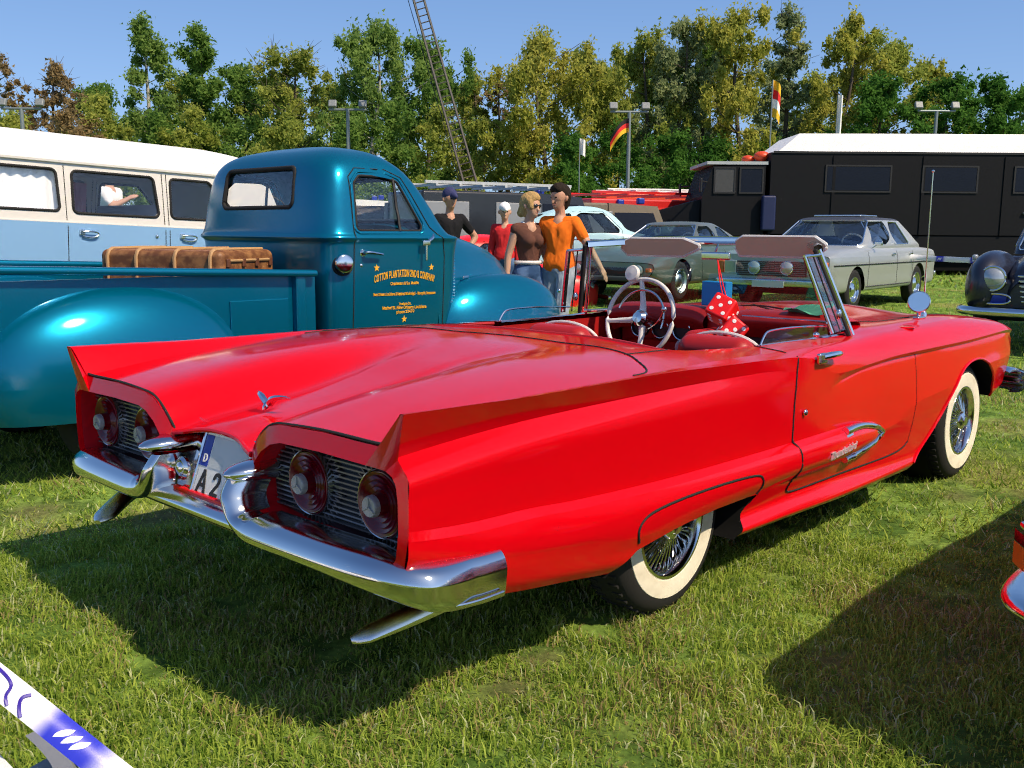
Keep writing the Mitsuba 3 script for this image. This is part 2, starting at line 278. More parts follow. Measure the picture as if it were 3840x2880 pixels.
# ================================================================ red convertible
C = thing('convertible', 'bright red two-seat vintage convertible with tail fins and whitewall tyres, top down, in the foreground', 'car')
xs = np.r_[np.linspace(-1.37, -1.0, 28), np.linspace(-0.985, 3.2, 230), np.linspace(3.215, 3.72, 36)]
ROWS = [
 [(-1.37,.90,.50),(-1.06,.925,.395),(-.67,.925,.338),(-.45,.92,.305),(0,.915,.26),(.287,.905,.245),(.73,.905,.232),(1.26,.9,.212),(2.05,.89,.2),(2.6,.89,.30),(3.2,.885,.42),(3.55,.85,.45),(3.72,.78,.47)],
 [(-1.37,.925,.53),(-1.06,.945,.43),(-.67,.945,.37),(-.45,.945,.34),(0,.93,.295),(.287,.928,.272),(.73,.926,.26),(1.26,.922,.243),(2.05,.912,.235),(2.6,.91,.34),(3.2,.905,.46),(3.55,.87,.48),(3.72,.80,.49)],
 [(-1.37,.94,.555),(-1.06,.957,.47),(-.67,.957,.415),(-.45,.955,.385),(0,.93,.34),(.287,.898,.325),(.73,.895,.325),(1.26,.893,.31),(2.05,.90,.29),(2.6,.915,.40),(3.2,.91,.5),(3.55,.875,.52),(3.72,.81,.52)],
 [(-1.37,.948,.58),(-1.06,.963,.51),(-.67,.968,.46),(-.4,.968,.42),(.07,.957,.412),(.385,.945,.405),(.654,.932,.402),(1.13,.922,.392),(1.45,.92,.42),(1.62,.918,.46),(2.05,.918,.45),(2.6,.925,.5),(3.2,.92,.55),(3.55,.885,.56),(3.72,.82,.55)],
 [(-1.37,.95,.60),(-1.06,.967,.55),(-.67,.974,.51),(-.09,.977,.485),(.66,.975,.472),(1.13,.970,.466),(1.45,.952,.466),(1.62,.920,.466),(2.05,.922,.48),(2.6,.93,.53),(3.2,.925,.58),(3.55,.89,.59),(3.72,.83,.58)],
 [(-1.37,.95,.625),(-1.117,.96,.60),(-.92,.96,.592),(-.68,.96,.573),(-.09,.96,.549),(.66,.958,.539),(1.15,.952,.536),(1.45,.938,.512),(1.62,.922,.472),(2.05,.926,.52),(2.6,.935,.56),(3.2,.93,.62),(3.55,.895,.62),(3.72,.835,.60)],
 [(-1.37,.948,.65),(-1.117,.938,.622),(-.92,.932,.612),(-.68,.929,.592),(-.09,.926,.566),(.66,.926,.555),(1.15,.924,.552),(1.45,.92,.535),(1.62,.92,.495),(2.05,.93,.56),(2.6,.937,.60),(3.2,.932,.66),(3.55,.90,.66),(3.72,.845,.64)],
 [(-1.37,.951,.72),(-.9,.942,.72),(-.09,.936,.715),(.66,.931,.69),(1.15,.922,.65),(1.45,.918,.645),(2.05,.92,.67),(2.6,.925,.69),(3.2,.92,.71),(3.55,.895,.70),(3.72,.85,.69)],
 [(-1.37,.950,.785),(-.9,.946,.805),(-.09,.940,.81),(.66,.936,.785),(1.0,.924,.715),(1.15,.916,.735),(1.39,.910,.755),(2.05,.910,.765),(2.59,.915,.765),(3.37,.905,.775),(3.72,.85,.74)],
 [(-1.37,.898,.828),(-.9,.906,.86),(-.66,.911,.866),(-.08,.922,.872),(.4,.933,.868),(.66,.9355,.845),(1.0,.925,.74),(1.15,.912,.76),(1.39,.906,.782),(1.77,.904,.797),(2.59,.909,.796),(3.37,.898,.803),(3.6,.875,.79),(3.72,.84,.77)],
 [(-1.37,.957,.950),(-1.16,.955,.945),(-.89,.952,.938),(-.37,.948,.937),(.09,.944,.925),(.657,.937,.903),(.85,.933,.875),(1.05,.929,.80),(1.15,.927,.795),(1.39,.926,.806),(1.77,.927,.819),(2.59,.931,.818),(3.37,.915,.824),(3.6,.885,.808),(3.72,.845,.785)],
 [(-1.37,.938,.948),(-.89,.934,.937),(-.37,.932,.937),(.09,.926,.928),(.657,.915,.910),(1.0,.905,.895),(1.39,.895,.885),(1.77,.89,.89),(2.59,.89,.885),(3.37,.88,.862),(3.6,.85,.828),(3.72,.80,.80)],
 [(-1.37,.862,.848),(-1.2,.866,.868),(-1.0,.872,.892),(-.75,.885,.912),(-.5,.90,.926),(-.2,.91,.935),(.09,.895,.934),(.657,.86,.920),(1.39,.83,.915),(1.77,.83,.922),(2.59,.82,.925),(3.37,.80,.885),(3.6,.76,.84),(3.72,.72,.80)],
 [(-1.37,.60,.852),(-1.2,.60,.878),(-1.03,.60,.902),(-.75,.62,.93),(-.48,.64,.946),(-.1,.67,.955),(.2,.72,.948),(.657,.77,.927),(1.39,.74,.925),(1.77,.74,.938),(2.59,.72,.94),(3.37,.70,.892),(3.72,.62,.80)],
 [(-1.37,.345,.832),(-1.2,.355,.866),(-1.0,.365,.897),(-.7,.39,.930),(-.4,.43,.953),(0,.50,.962),(.2,.60,.952),(.9,.62,.93),(1.77,.5,.945),(2.59,.5,.94),(3.37,.45,.875),(3.72,.4,.80)],
 [(-1.37,.232,.735),(-1.25,.222,.765),(-1.1,.205,.79),(-.9,.20,.82),(-.7,.205,.862),(-.45,.23,.914),(-.1,.30,.955),(.2,.30,.962),(.9,.3,.94),(1.77,.25,.952),(2.3,.24,.975),(2.59,.22,.972),(3.37,.22,.885),(3.72,.2,.80)],
 [(-1.37,.115,.755),(-1.25,.11,.777),(-1.1,.105,.797),(-.9,.10,.826),(-.7,.105,.862),(-.45,.12,.913),(-.1,.15,.956),(.2,.15,.964),(.9,.15,.947),(1.77,.12,.956),(2.3,.12,.984),(2.62,.11,.98),(3.36,.11,.885),(3.72,.1,.797)],
 [(-1.37,0,.760),(-1.25,0,.788),(-1.1,0,.80),(-.9,0,.828),(-.7,0,.862),(-.45,0,.912),(-.1,0,.956),(.2,0,.965),(.9,0,.95),(1.77,0,.957),(2.3,0,.985),(2.68,0,.982),(3.36,0,.885),(3.72,0,.795)]]
XOFF = np.array([0,0,0,0,0,0,0,0,0,0,-.017,-.012,.01,.005,.004,.012,.045,.055])[None] * np.clip((-1.1 - xs) / .27, 0, 1)[:, None] ** 1.5
half = shell(ROWS, xs, [3, 5, 6, 9, 10, 12], sub=6, xoff=XOFF)
full_right = half
ARCH_F = [(1.99,.10),(2.05,.236),(2.25,.352),(2.42,.487),(2.54,.6),(2.68,.672),(2.84,.697),(2.98,.682),(3.1,.628),(3.19,.555),(3.24,.44),(3.26,.1)]
SKIRT_B = [(-.66,.05),(-.60,.27),(-.53,.303),(-.40,.372),(-.2,.398),(.07,.412),(.30,.408),(.395,.400),(.36,.345),(.325,.28),(.29,.235),(.27,.05)]
def side(S, poly): return clip(S, np.where(S[0][:, 1] < -.6, sdf_poly(S[0][:, [0, 2]], np.array(poly)), 1.0))
for p in (ARCH_F, SKIRT_B): _, half = side(half, p)
COCK = [(.20,0),(.20,-.45),(.17,-.58),(.15,-.66),(.22,-.715),(.5,-.725),(1.0,-.73),(1.40,-.745),(1.56,-.73),(1.68,-.62),(1.74,-.4),(1.76,0),(1.76,.3),(.2,.3)]
_, half = clip(half, np.where(half[0][:, 2] > .8, sdf_poly(half[0][:, :2], np.array(COCK)), 1.0))
DOOR = [(.69,.346),(.685,.5),(.672,.75),(.681,1.2),(1.98,1.2),(1.99,.75),(1.97,.36),(1.90,.335),(.75,.33)]
dsel = sdf_poly(half[0][:, [0, 2]], np.array(DOOR)); dsel = np.where(half[0][:, 1] < -.70, dsel, 1.0)
dsel = np.maximum(dsel, half[0][:, 0] - 1.99); dsel = np.where((half[0][:, 0] > 1.45) & (half[0][:, 2] > .86), np.maximum(dsel, .002), dsel)
door, half = clip(half, dsel)
SKIRT = [(-.41,.30),(-.43,.44),(-.40,.478),(-.30,.499),(-.1,.506),(.16,.503),(.31,.494),(.36,.478),(.375,.44),(.37,.30)]
skirt, half = side(half, SKIRT)
LID = [(-1.5,0),(-1.5,-.858),(-1.0,-.868),(-.5,-.895),(-.33,-.90),(-.25,-.86),(-.17,-.77),(-.09,-.66),(-.03,-.47),(0,-.27),(.02,0),(.02,.5),(-1.5,.5)]
lid, half = clip(half, np.where(half[0][:, 2] > .60, np.where(half[0][:, 2] > .70, sdf_poly(half[0][:, :2], np.array(LID)), .05), 1.0))
HOOD = [(1.95,.2),(1.95,-.62),(2.1,-.68),(3.0,-.66),(3.5,-.6),(3.66,-.5),(3.66,.2)]
hood, half = clip(half, np.where(half[0][:, 2] > .75, sdf_poly(half[0][:, :2], np.array(HOOD)), 1.0))
put_s(C + '__body', join([half, smirror(half)]), 'red_paint')
d0 = put_s(C + '__door', door, 'red_paint'); d1 = put_s(C + '__door', smirror(door), 'red_paint')
put_s(C + '__wheel_skirt', skirt, 'red_paint'); put_s(C + '__wheel_skirt', smirror(skirt), 'red_paint')
put_s(C + '__trunk_lid', join([lid, smirror(lid)]), 'red_paint')
put_s(C + '__hood', join([hood, smirror(hood)]), 'red_paint')
edge = spline([(-1.358,-.232,.733),(-1.345,-.18,.741),(-1.325,-.115,.753),(-1.317,-.05,.7585),(-1.315,0,.7595)], 24); edge = np.vstack([edge, (edge * [1, -1, 1])[::-1][1:]])
put(C + '__lid_edge', tube(edge + [0, 0, -.006], .0085, 8), 'red_paint')
ring_lid = [(-1.352,-.868,.853),(-1.358,-.80,.8535),(-1.360,-.60,.855),(-1.361,-.42,.847),(-1.359,-.35,.836),(-1.357,-.292,.802),(-1.354,-.254,.764),(-1.350,-.236,.735),(-1.344,-.226,.67)]
# shut lines
S0 = full_right; g = []
def sxz(pts, **k): return gap(S0, [(x, -.93, z) for x, z in pts], **k)
def sxy(pts, **k): return gap(S0, [(x, y, .93) for x, y in pts], axis=2, sign=1, **k)
g += [sxz([(.678,.905),(.672,.75),(.685,.5),(.69,.37),(.705,.346),(.76,.334),(1.3,.325),(1.90,.332),(1.965,.36)], n=120, r=.004),
      sxz([(1.97,.36),(1.985,.5),(1.99,.7),(1.985,.80)], r=.0012), sxz([(-.405,.40),(-.425,.445),(-.40,.478),(-.30,.499),(-.1,.506),(.16,.503),(.31,.494),(.36,.478),(.377,.44),(.37,.408)], r=.0045, n=90),
      sxy([(.69,-.735),(.675,-.80),(.672,-.90)], r=.003)]
lidl = sxy([(-.37,-.895),(-.31,-.895),(-.25,-.86),(-.17,-.77),(-.09,-.66),(-.03,-.47),(.0,-.27),(.02,0)], n=90, r=.0035)
rl = np.array(ring_lid)
g.append(tube(spline(rl, 60), .0042, 6))
g += [lidl, sxy([(-.10,-.66),(.04,-.672),(.15,-.672)], r=.003), sxy([(1.95,0),(1.95,-.60),(2.1,-.68),(3.0,-.66),(3.5,-.6),(3.66,-.5)], r=.003)]
for q in g: pair(C + '__shut_line', q, 'rubber')
# rear lips of the two nacelles, recess, grille and lights
OUT = [(.905,.515),(.935,.56),(.951,.64),(.952,.72),(.950,.785),(.914,.828),(.9565,.949),(.938,.947),(.863,.847),(.60,.851),(.40,.843),(.345,.831),(.285,.795),(.25,.758),(.232,.733),(.222,.66),(.228,.60),(.26,.555),(.34,.535),(.6,.525)]
INN = [(.892,.545),(.915,.575),(.925,.64),(.925,.72),(.918,.765),(.903,.785),(.88,.795),(.855,.797),(.80,.797),(.60,.800),(.42,.796),(.37,.784),(.32,.755),(.285,.72),(.268,.69),(.258,.645),(.262,.605),(.285,.58),(.36,.568),(.6,.558)]
OX = [-1.352] + [-1.37] * 4 + [-1.371, -1.388, -1.383, -1.361, -1.366, -1.367, -1.367, -1.362, -1.360, -1.358, -1.35, -1.345, -1.34, -1.34, -1.345]
def ring(pts, x): return np.array([(xx, -w, z) for (w, z), xx in zip(pts, np.broadcast_to(x, len(pts)))])
def band(A, Bq): P = np.stack([np.vstack([A, A[:1]]), np.vstack([Bq, Bq[:1]])], 1); return grid(P)
ro, ri = ring(OUT, OX), ring(INN, -1.382); rm = ring(INN, -1.362); rm2 = ring([(w * .99 + .006, z) for w, z in INN], -1.29)
lip = cat([band(ro, ri), band(ri, rm)]); pair(C + '__tail_light_surround', lip, 'red_paint', smooth=40)
rec = cat([band(rm, rm2)]); pair(C + '__tail_light_recess', rec, 'red_dark', smooth=40)
bp = extr([(-w, z) for w, z in INN], -1.295, -1.285, 'yz')
for s in (1, -1):
    f = (lambda q: q) if s == 1 else mir
    k = put(C + '__light_grille', f(bp), 'gloss_black')
    for i in range(15):
        z = .585 + i * .0146; w0 = .285 + (.05 if z > .76 else 0); w1 = .915 if z < .775 else .88
        put(k + '__bar', f(box(-1.303, -(w0 + w1) / 2, z, .012, w1 - w0, .0045)), 'bar_dark', smooth=False)
    for yc in (.473, .790):
        c = np.array([0, -yc, .682]); L = lambda pr_: xf(lathe([(r_ * .88, a_) for r_, a_ in pr_], 40, 'x'), tr(*c))
        t = put(C + '__tail_light', f(L([(.100, -1.30), (.101, -1.326), (.097, -1.334), (.089, -1.332), (.086, -1.337), (.073, -1.331), (.070, -1.336), (.056, -1.329), (.053, -1.334), (.038, -1.328), (.034, -1.35), (.001, -1.351)])), 'red_lens')
        put(t + '__bezel', f(L([(.103, -1.295), (.107, -1.322), (.105, -1.329), (.102, -1.327), (.101, -1.30)])), 'chrome')
        hx = lathe([(.030, -1.345), (.029, -1.362), (.026, -1.367), (.001, -1.364)], 28, 'x')
        put(t + '__hub', f(xf(cat([hx] + [xf(box(-1.367, 0, .013, .006, .004, .022), rot('x', a)) for a in (0, 120, 240)]), tr(*c))), 'steel_grey')
        fins = cat([xf(box(-1.302, 0, .114, .01, .0028, .030), rot('x', a)) for a in np.arange(0, 360, 9)])
        put(t + '__rays', f(xf(fins, tr(*c))), 'bar_dark', smooth=False)
# rear bumper: a blade with an upturned inner end each side, deep lower valance, wrapping round the corner
def sweep(path, prof, closed=False):
    """path (n,2) in plan, prof (m,2): (outward, z)."""
    P = np.asarray(path, float); t = np.gradient(P, axis=0); t /= np.linalg.norm(t, axis=1, keepdims=True); nrm = np.stack([t[:, 1], -t[:, 0]], 1)
    prof = np.asarray(prof, float); prof = np.broadcast_to(prof, (len(P),) + prof.shape[-2:])
    X = P[:, None] + nrm[:, None] * prof[..., :1]
    return np.concatenate([X, prof[..., 1:2]], -1)
BP = [((-1.06,-.958,.49),(0,-1,0),(0,0,1),.085),((-1.15,-.962,.495),(-.1,-1,0),(0,0,1),.085),((-1.27,-.95,.505),(-.35,-.93,0),(0,0,1),.08),((-1.345,-.895,.52),(-.8,-.6,0),(0,0,1),.06),((-1.385,-.78,.53),(-.98,-.2,0),(0,0,1),.045),((-1.395,-.60,.53),(-1,0,0),(0,0,1),.036),((-1.40,-.42,.53),(-1,0,0),(0,-.12,1),.036),
      ((-1.402,-.33,.537),(-1,0,0),(0,-.5,.86),.038),((-1.402,-.27,.565),(-1,0,0),(0,-.9,.42),.042),((-1.40,-.245,.61),(-1,.02,0),(0,-1,.1),.05),((-1.39,-.238,.635),(-1,.05,0),(0,-1,0),.05),((-1.37,-.236,.665),(-1,.08,0),(0,-1,0),.05)]
def blade():
    A = spline(np.array([np.r_[p, o, u, d] for p, o, u, d in BP]), 90); G = []
    for q in A:
        p, o, u, d = q[:3], q[3:6], q[6:9], q[9]; o = o / np.linalg.norm(o); u = u / np.linalg.norm(u)
        k = np.clip((q[1] + .33) / .06, 0, 1); th_ = 1 - .35 * k           # upturned part: the inner face runs forward
        side_ = np.clip((q[0] + 1.30) / .12, 0, 1)
        pr_ = [(-.06, .048), (-.02, .050), (.02, .046), (.05, .030), (.066, .006), (.066, -.010), (.056, -d * .75), (.030, -d), (-.05 - .07 * k, -d * (1 + .8 * k))]
        G.append([p + o * a * (1 - .45 * side_ * (a > 0)) + u * b_ * th_ for a, b_ in pr_])
    return catmull(np.array(G), 5)
Gb = blade(); endc = Gb[0]; bl = cat([grid(Gb), TM(np.vstack([endc, endc.mean(0) + [[.012, 0, 0]]]), [(i + 1, i, len(endc)) for i in range(len(endc) - 1)])])
rb = put(C + '__rear_bumper', bl, 'chrome', smooth=50); put(C + '__rear_bumper', mir(bl), 'chrome', smooth=50)
cb = grid(np.array([[(-1.36, y, .55), (-1.40, y, .545), (-1.425, y, .53), (-1.43, y, .515), (-1.42, y, .50), (-1.37, y, .49)] for y in np.linspace(-.34, .34, 20)]))
put(C + '__centre_bar', xf(cb, np.eye(4)), 'chrome', smooth=60)
bd = tube(spline([(-1.08,-1.0,.432),(-1.2,-1.002,.436),(-1.30,-.975,.445),(-1.38,-.91,.47)], 24), .004, 6)
for s in (1, -1):
    f = (lambda q: q) if s == 1 else mir
    put(rb + '__bead', f(bd), 'chrome')
    bt = lathe([(.001,-1.468),(.013,-1.461),(.026,-1.445),(.038,-1.415),(.046,-1.375),(.050,-1.33),(.049,-1.28),(.046,-1.22),(.001,-1.21)], 28, 'x')
    k = put(C + '__bumper_bullet', f(xf(bt, tr(0, -.258, 0) @ tr(0, 0, .688) @ sc(1, 1.15, .68))), 'chrome', smooth=50)
    put(k + '__bolt', f(xf(cat([ell((0, 0, 0), (.018, .022, .022), 2), lathe([(.034, .012), (.036, .002), (.028, -.008), (.024, .0)], 20, 'x')]), tr(-1.375, -.155, .625))), 'chrome')
# recessed centre panel, plate and frame
cp = grid(np.array([[(-1.265, y, .765), (-1.285, y, .70), (-1.325, y, .60), (-1.36, y, .545), (-1.34, y, .50)] for y in np.linspace(-.235, .235, 12)])); put(C + '__rear_panel', cp, 'chrome', smooth=60)
put(C + '__rear_panel_lip', xf(rbox(-1.372, 0, .552, .02, .42, .014, .006), np.eye(4)), 'red_paint')
PM = tr(-1.333, -.035, .640) @ rot('y', 20)      # plate frame of reference: x forward, y left, z up
pl = put(C + '__licence_plate', xf(rbox(0, 0, 0, .008, .285, .205, .0035), PM), 'plate_white')
put(pl + '__frame', xf(cat([box(-.006, 0, s * .108, .014, .305, .012, .003) for s in (1, -1)] + [box(-.006, s * .147, 0, .0135, .012, .204, .003) for s in (1, -1)]), PM), 'chrome')
put(pl + '__blue_band', xf(box(-.0045, .118, .045, .003, .042, .10), PM), 'plate_blue')
put(pl + '__upper_field', xf(box(-.0045, -.012, .045, .003, .205, .10), PM), 'plate_grey')
def text_on(txt, h, M, bold=False, depth=.002, sx=1.0): return xf(meshkit.text_mesh(txt, h, depth, bold), M @ sc(sx, 1, 1))
TXT_R = np.array([[0, 0, -1, 0], [-1, 0, 0, 0], [0, 1, 0, 0], [0, 0, 0, 1.0]])  # text x to -y, y to z, depth to -x (seen from behind the car)
put(pl + '__characters', xf(text_on('A 2', .072, np.eye(4), True, sx=.85), PM @ tr(-.005, .128, -.088) @ TXT_R), 'black', smooth=False)
put(pl + '__country_letter', xf(text_on('D', .026, np.eye(4), True), PM @ tr(-.0062, .128, .008) @ TXT_R), 'plate_white', smooth=False)
# exhaust deflectors below the bumper
def scoop(s):
    p = spline([(-1.40,-.752,.318),(-1.36,-.775,.332),(-1.28,-.82,.362),(-1.18,-.86,.395),(-1.08,-.88,.42)], 24); G = []; a = np.linspace(0, 2 * PI, 25)
    t_ = np.gradient(p, axis=0); t_ /= np.linalg.norm(t_, axis=1, keepdims=True); sd = np.cross(t_, [0, 0, 1.0]); sd /= np.linalg.norm(sd, axis=1, keepdims=True); up_ = np.cross(sd, t_)
    for i, q in enumerate(p):
        t = i / 23; k = math.sqrt(min(1, .08 + t * 5)); w, h = (.046 - .008 * t) * k, (.013 + .022 * t) * (.5 + .5 * k)
        G.append(q + sd[i] * (w * np.cos(a))[:, None] + up_[i] * (h * np.sin(a))[:, None])
    G = np.array(G); return cat([grid(G), hull(np.vstack([G[0], G[1]]))])
for s in (1, -1): put(C + '__exhaust_tip', scoop(1) if s == 1 else mir(scoop(1)), 'brushed')
# bird emblem on the lid
def bird():
    b = [tube(spline([(-1.165, .0, .806), (-1.15, 0, .823), (-1.10, 0, .838)], 8), [.004, .009, .011, .011, .009, .007, .005, .003], 8)]
    for s in (1, -1):
        w = spline([(-1.15, s * .006, .825), (-1.15, s * .035, .848), (-1.13, s * .085, .856)], 8)
        b.append(cat([tube(w, [.009, .010, .010, .009, .008, .006, .004, .002], 6), tube(w + [.012, 0, -.006], [.006] * 5 + [.004, .003, .002], 6)]))
    return cat(b)
put(C + '__trunk_emblem', bird(), 'chrome')
# side trim: bullet nose ring and script
def nose():
    up = [(1.12,.537),(1.22,.538),(1.33,.533),(1.45,.514),(1.54,.492),(1.605,.466)]; dn = [(1.605,.466),(1.53,.448),(1.42,.430),(1.30,.415),(1.17,.405)]
    S_ = full_right
    P1 = project(S_, np.array([(x, -.95, z) for x, z in spline(up, 30)]), .004); P2 = project(S_, np.array([(x, -.95, z) for x, z in spline(dn, 30)]), .004)
    a = tube(P1, np.linspace(.020, .011, 30), 10); b = tube(P2, np.linspace(.011, .015, 30), 10); c = tube(P1 - [0, 0, .024], np.linspace(.014, .004, 30), 8)
    return cat([a, b, c])
for s in (1, -1): put(C + '__bullet_trim', nose() if s == 1 else mir(nose()), 'chrome')
TXT_S = np.array([[1, 0, 0, 0], [0, 0, -1, 0], [0, 1, 0, 0], [0, 0, 0, 1.0]])   # text along +x on a face towards -y
TXT_L = np.array([[-1, 0, 0, 0], [0, 0, 1, 0], [0, 1, 0, 0], [0, 0, 0, 1.0]])
sh = np.eye(4); sh[0, 1] = .45; sh[1, 0] = .06
for s in (1, -1):
    m = text_on('Thunderbird', .036, sh, False, .006); m.apply_translation((-m.bounds[0][0], 0, 0)); k = .25 / m.bounds[1][0]
    put(C + '__script_badge', xf(m, (tr(.945, -.9735, .445) @ TXT_S if s == 1 else tr(1.195, .9735, .445) @ TXT_L) @ sc(k, k, 1)), 'badge', smooth=False)
# handles, lock, filler line
for s, d in ((1, d0), (-1, d1)):
    f = (lambda q: q) if s == 1 else mir
    hd = cat([rbox(.865, -.948, .882, .07, .022, .045, .009), tube(spline([(.85, -.957, .890), (.93, -.966, .894), (1.03, -.955, .890)], 12), [.013, .014, .014, .014, .014, .014, .013, .013, .013, .012, .011, .008], 10)])
    put(d + '__handle', f(hd), 'chrome')
    put(d + '__lock', f(ell((.765, -.936, .668), (.014, .010, .014), 2)), 'chrome')
# wheels
FW, RW = (2.87, -.775, .335), (-.015, -.738, .343)
for c in (FW, RW): wheel(C, c, -1, spokes=36, width=.19, R=.335 if c is FW else .328, ww=(.2, .275 if c is FW else .264))
for c in (FW, RW): wheel(C, (c[0], -c[1], c[2]), 1, spokes=36, width=.19, R=.335 if c is FW else .328, ww=(.2, .275 if c is FW else .264))
for x0, x1, y in ((2.45, 3.3, .60), (-.5, .45, .58)): pass
ub = cat([box(1.4, 0, .50, 4.4, 1.18, .28), box(1.25, 0, .36, 1.5, 1.74, .2)] + [extr([(-1.28, .56), (-.72, .50), (-.55, .55), (-.45, .78), (-1.28, .72)], s * .70 - .2, s * .70 + .2) for s in (1, -1)] + [box(3.45, 0, .60, .3, 1.5, .2)] + [xf(lathe([(.001, -.03), (.43, -.03), (.44, .0), (.44, -.22 )], 24), tr(x, -.60, .40)) for x in (2.87,)] )
put(C + '__underbody', ub, 'underbody', smooth=False)
ax = cat([xf(lathe([(.0, -.70), (.05, -.70), (.05, .70), (0, .70)], 12), tr(x, 0, .33)) for x in (0, 2.87)]); put(C + '__axles', ax, 'underbody')
# flange of the arches
def flange(pts, y0, w): 
    P = spline([(x, 0, z) for x, z in pts], 60); P = project(full_right, P + [0, -.9, 0], 0.0)
    G = np.stack([P, P + [0, .05, 0], P + [0, w, 0]], 1); return grid(G)
pair(C + '__arch_liner', flange(ARCH_F[1:-1], 0, .25), 'underbody'); pair(C + '__arch_liner', flange(SKIRT_B[2:-1], 0, .16), 'underbody')
lipf = tube(project(full_right, spline([(x, -.93, z) for x, z in ARCH_F[1:-1]], 60), .002), .007, 6); pair(C + '__arch_lip', lipf, 'red_paint')
# front end (seen only at its edge)
fr = [(3.72, -w, z) for w, z in [(r_[-1][1], r_[-1][2]) for r_ in ROWS]]; fc = np.array(fr); fcl = np.vstack([fc, (fc * [1, -1, 1])[::-1]])
put(C + '__nose_panel', cat([TM(np.vstack([fcl, fcl.mean(0) + [[.02, 0, -.02]]]), [(i, (i + 1) % len(fcl), len(fcl)) for i in range(len(fcl))])]), 'red_dark')
fb = np.array([(3.60,-.935),(3.68,-.92),(3.76,-.86),(3.80,-.7),(3.83,-.35),(3.84,0)]); fb = spline(fb, 40); fbp = np.vstack([fb, (fb * [1, -1])[::-1][1:]])
put(C + '__front_bumper', grid(sweep(fbp, spline([(-.05,.535),(-.01,.555),(.035,.55),(.06,.52),(.05,.48),(.055,.46),(.03,.43),(-.04,.42)], 24))), 'chrome', smooth=60)
for s in (1, -1):
    for y in (.62, .40): put(C + '__headlight', xf(lathe([(.001, .06), (.06, .05), (.088, .02), (.095, 0), (.09, -.03)], 24, 'x'), tr(3.715, s * y, .685)), 'chrome')
# ---------------- cockpit
put(C + '__cockpit_floor', cat([box(.95, 0, .40, 1.65, 1.42, .03), box(.17, 0, .63, .03, 1.40, .46), box(1.74, 0, .62, .03, 1.40, .48)]), 'red_vinyl', smooth=False)
for s in (-1, 1):
    P = np.array([[(x, s * .735, .42), (x, s * .735, .86), (x, s * .73, .905)] for x in np.linspace(.18, 1.75, 12)]); put(C + '__door_card', grid(P), 'red_vinyl')
put(C + '__cockpit_trim', cat([tube(spline([(.2, 0, .962), (.2, s * .4, .958), (.155, s * .655, .945), (.24, s * .72, .936), (.66, s * .728, .922)], 50), .010, 6) for s in (1, -1)]), 'red_vinyl')
def seat(yc, x0):
    back = hull(np.vstack([trimesh.creation.icosphere(2, .07).vertices * [1, 1, .9] + p for p in [(x0 - .02, yc - .11, .865), (x0 - .02, yc + .11, .865), (x0 + .03, yc - .16, .78), (x0 + .03, yc + .16, .78), (x0 + .10, yc - .2, .45), (x0 + .10, yc + .2, .45)]]))
    base = rbox(x0 + .38, yc, .50, .56, .58, .18, .07); return back, base
for yc, x0 in ((.29, .68), (-.50, .80)):
    bk, bs = seat(yc, x0); k = put(C + '__seat', bs, 'red_vinyl', smooth=60); put(k + '__backrest', xf(bk, tr(0, 0, .02)), 'red_vinyl', smooth=60)
    put(k + '__piping', tube(spline([(x0 + .08, yc - .245, .70), (x0 + .06, yc - .215, .83), (x0 + .03, yc - .13, .935), (x0 + .03, yc + .13, .935), (x0 + .06, yc + .215, .83), (x0 + .08, yc + .245, .70)], 30), .008, 6), 'ivory')
put(C + '__centre_console', cat([rbox(1.05, -.01, .55, 1.3, .20, .22, .05)]), 'red_vinyl', smooth=50)
# dashboard: hooded roll each side, dark recess with chrome strip on the right
def dash(y0, y1, z):
    a = [(1.64, z - .13), (1.57, z - .055), (1.585, z - .015), (1.63, z + .008), (1.70, z + .010), (1.79, z - .005), (1.82, z - .1), (1.78, z - .22), (1.70, z - .2)]
    P = np.array([[(x, y, zz - (.03 * (2 * abs((y - (y0 + y1) / 2) / (y1 - y0))) ** 6)) for x, zz in a] for y in np.linspace(y0, y1, 24)]); return grid(catmull(P, 4))
put(C + '__dashboard', cat([dash(.70, .06, .985), dash(-.06, -.70, .985), rbox(1.72, 0, .90, .20, .16, .20, .04), rbox(1.56, 0, .72, .40, .15, .34, .06)]), 'red_vinyl', smooth=50)
put(C + '__glove_panel', box(1.66, -.40, .865, .012, .55, .10, .004), 'black'); put(C + '__dash_strip', box(1.585, -.42, .962, .016, .52, .016, .005), 'chrome')
for y in (.50, .36, .22):
    k = put(C + '__gauge', xf(lathe([(.001, -.005), (.05, -.005), (.056, -.02), (.06, 0)], 24, 'x'), tr(1.63, y, .86)), 'black'); put(k + '__ring', xf(tube([(0, .055 * math.cos(a), .055 * math.sin(a)) for a in np.linspace(0, 2 * PI, 24, endpoint=False)], .005, 6, closed=True), tr(1.61, y, .86)), 'chrome')
for y in (.02, -.02): put(C + '__console_dial', xf(lathe([(.001, -.012), (.030, -.01), (.042, 0), (.04, .02)], 20, 'x'), tr(1.355 , y * 2.4, .80)), 'steel_grey')
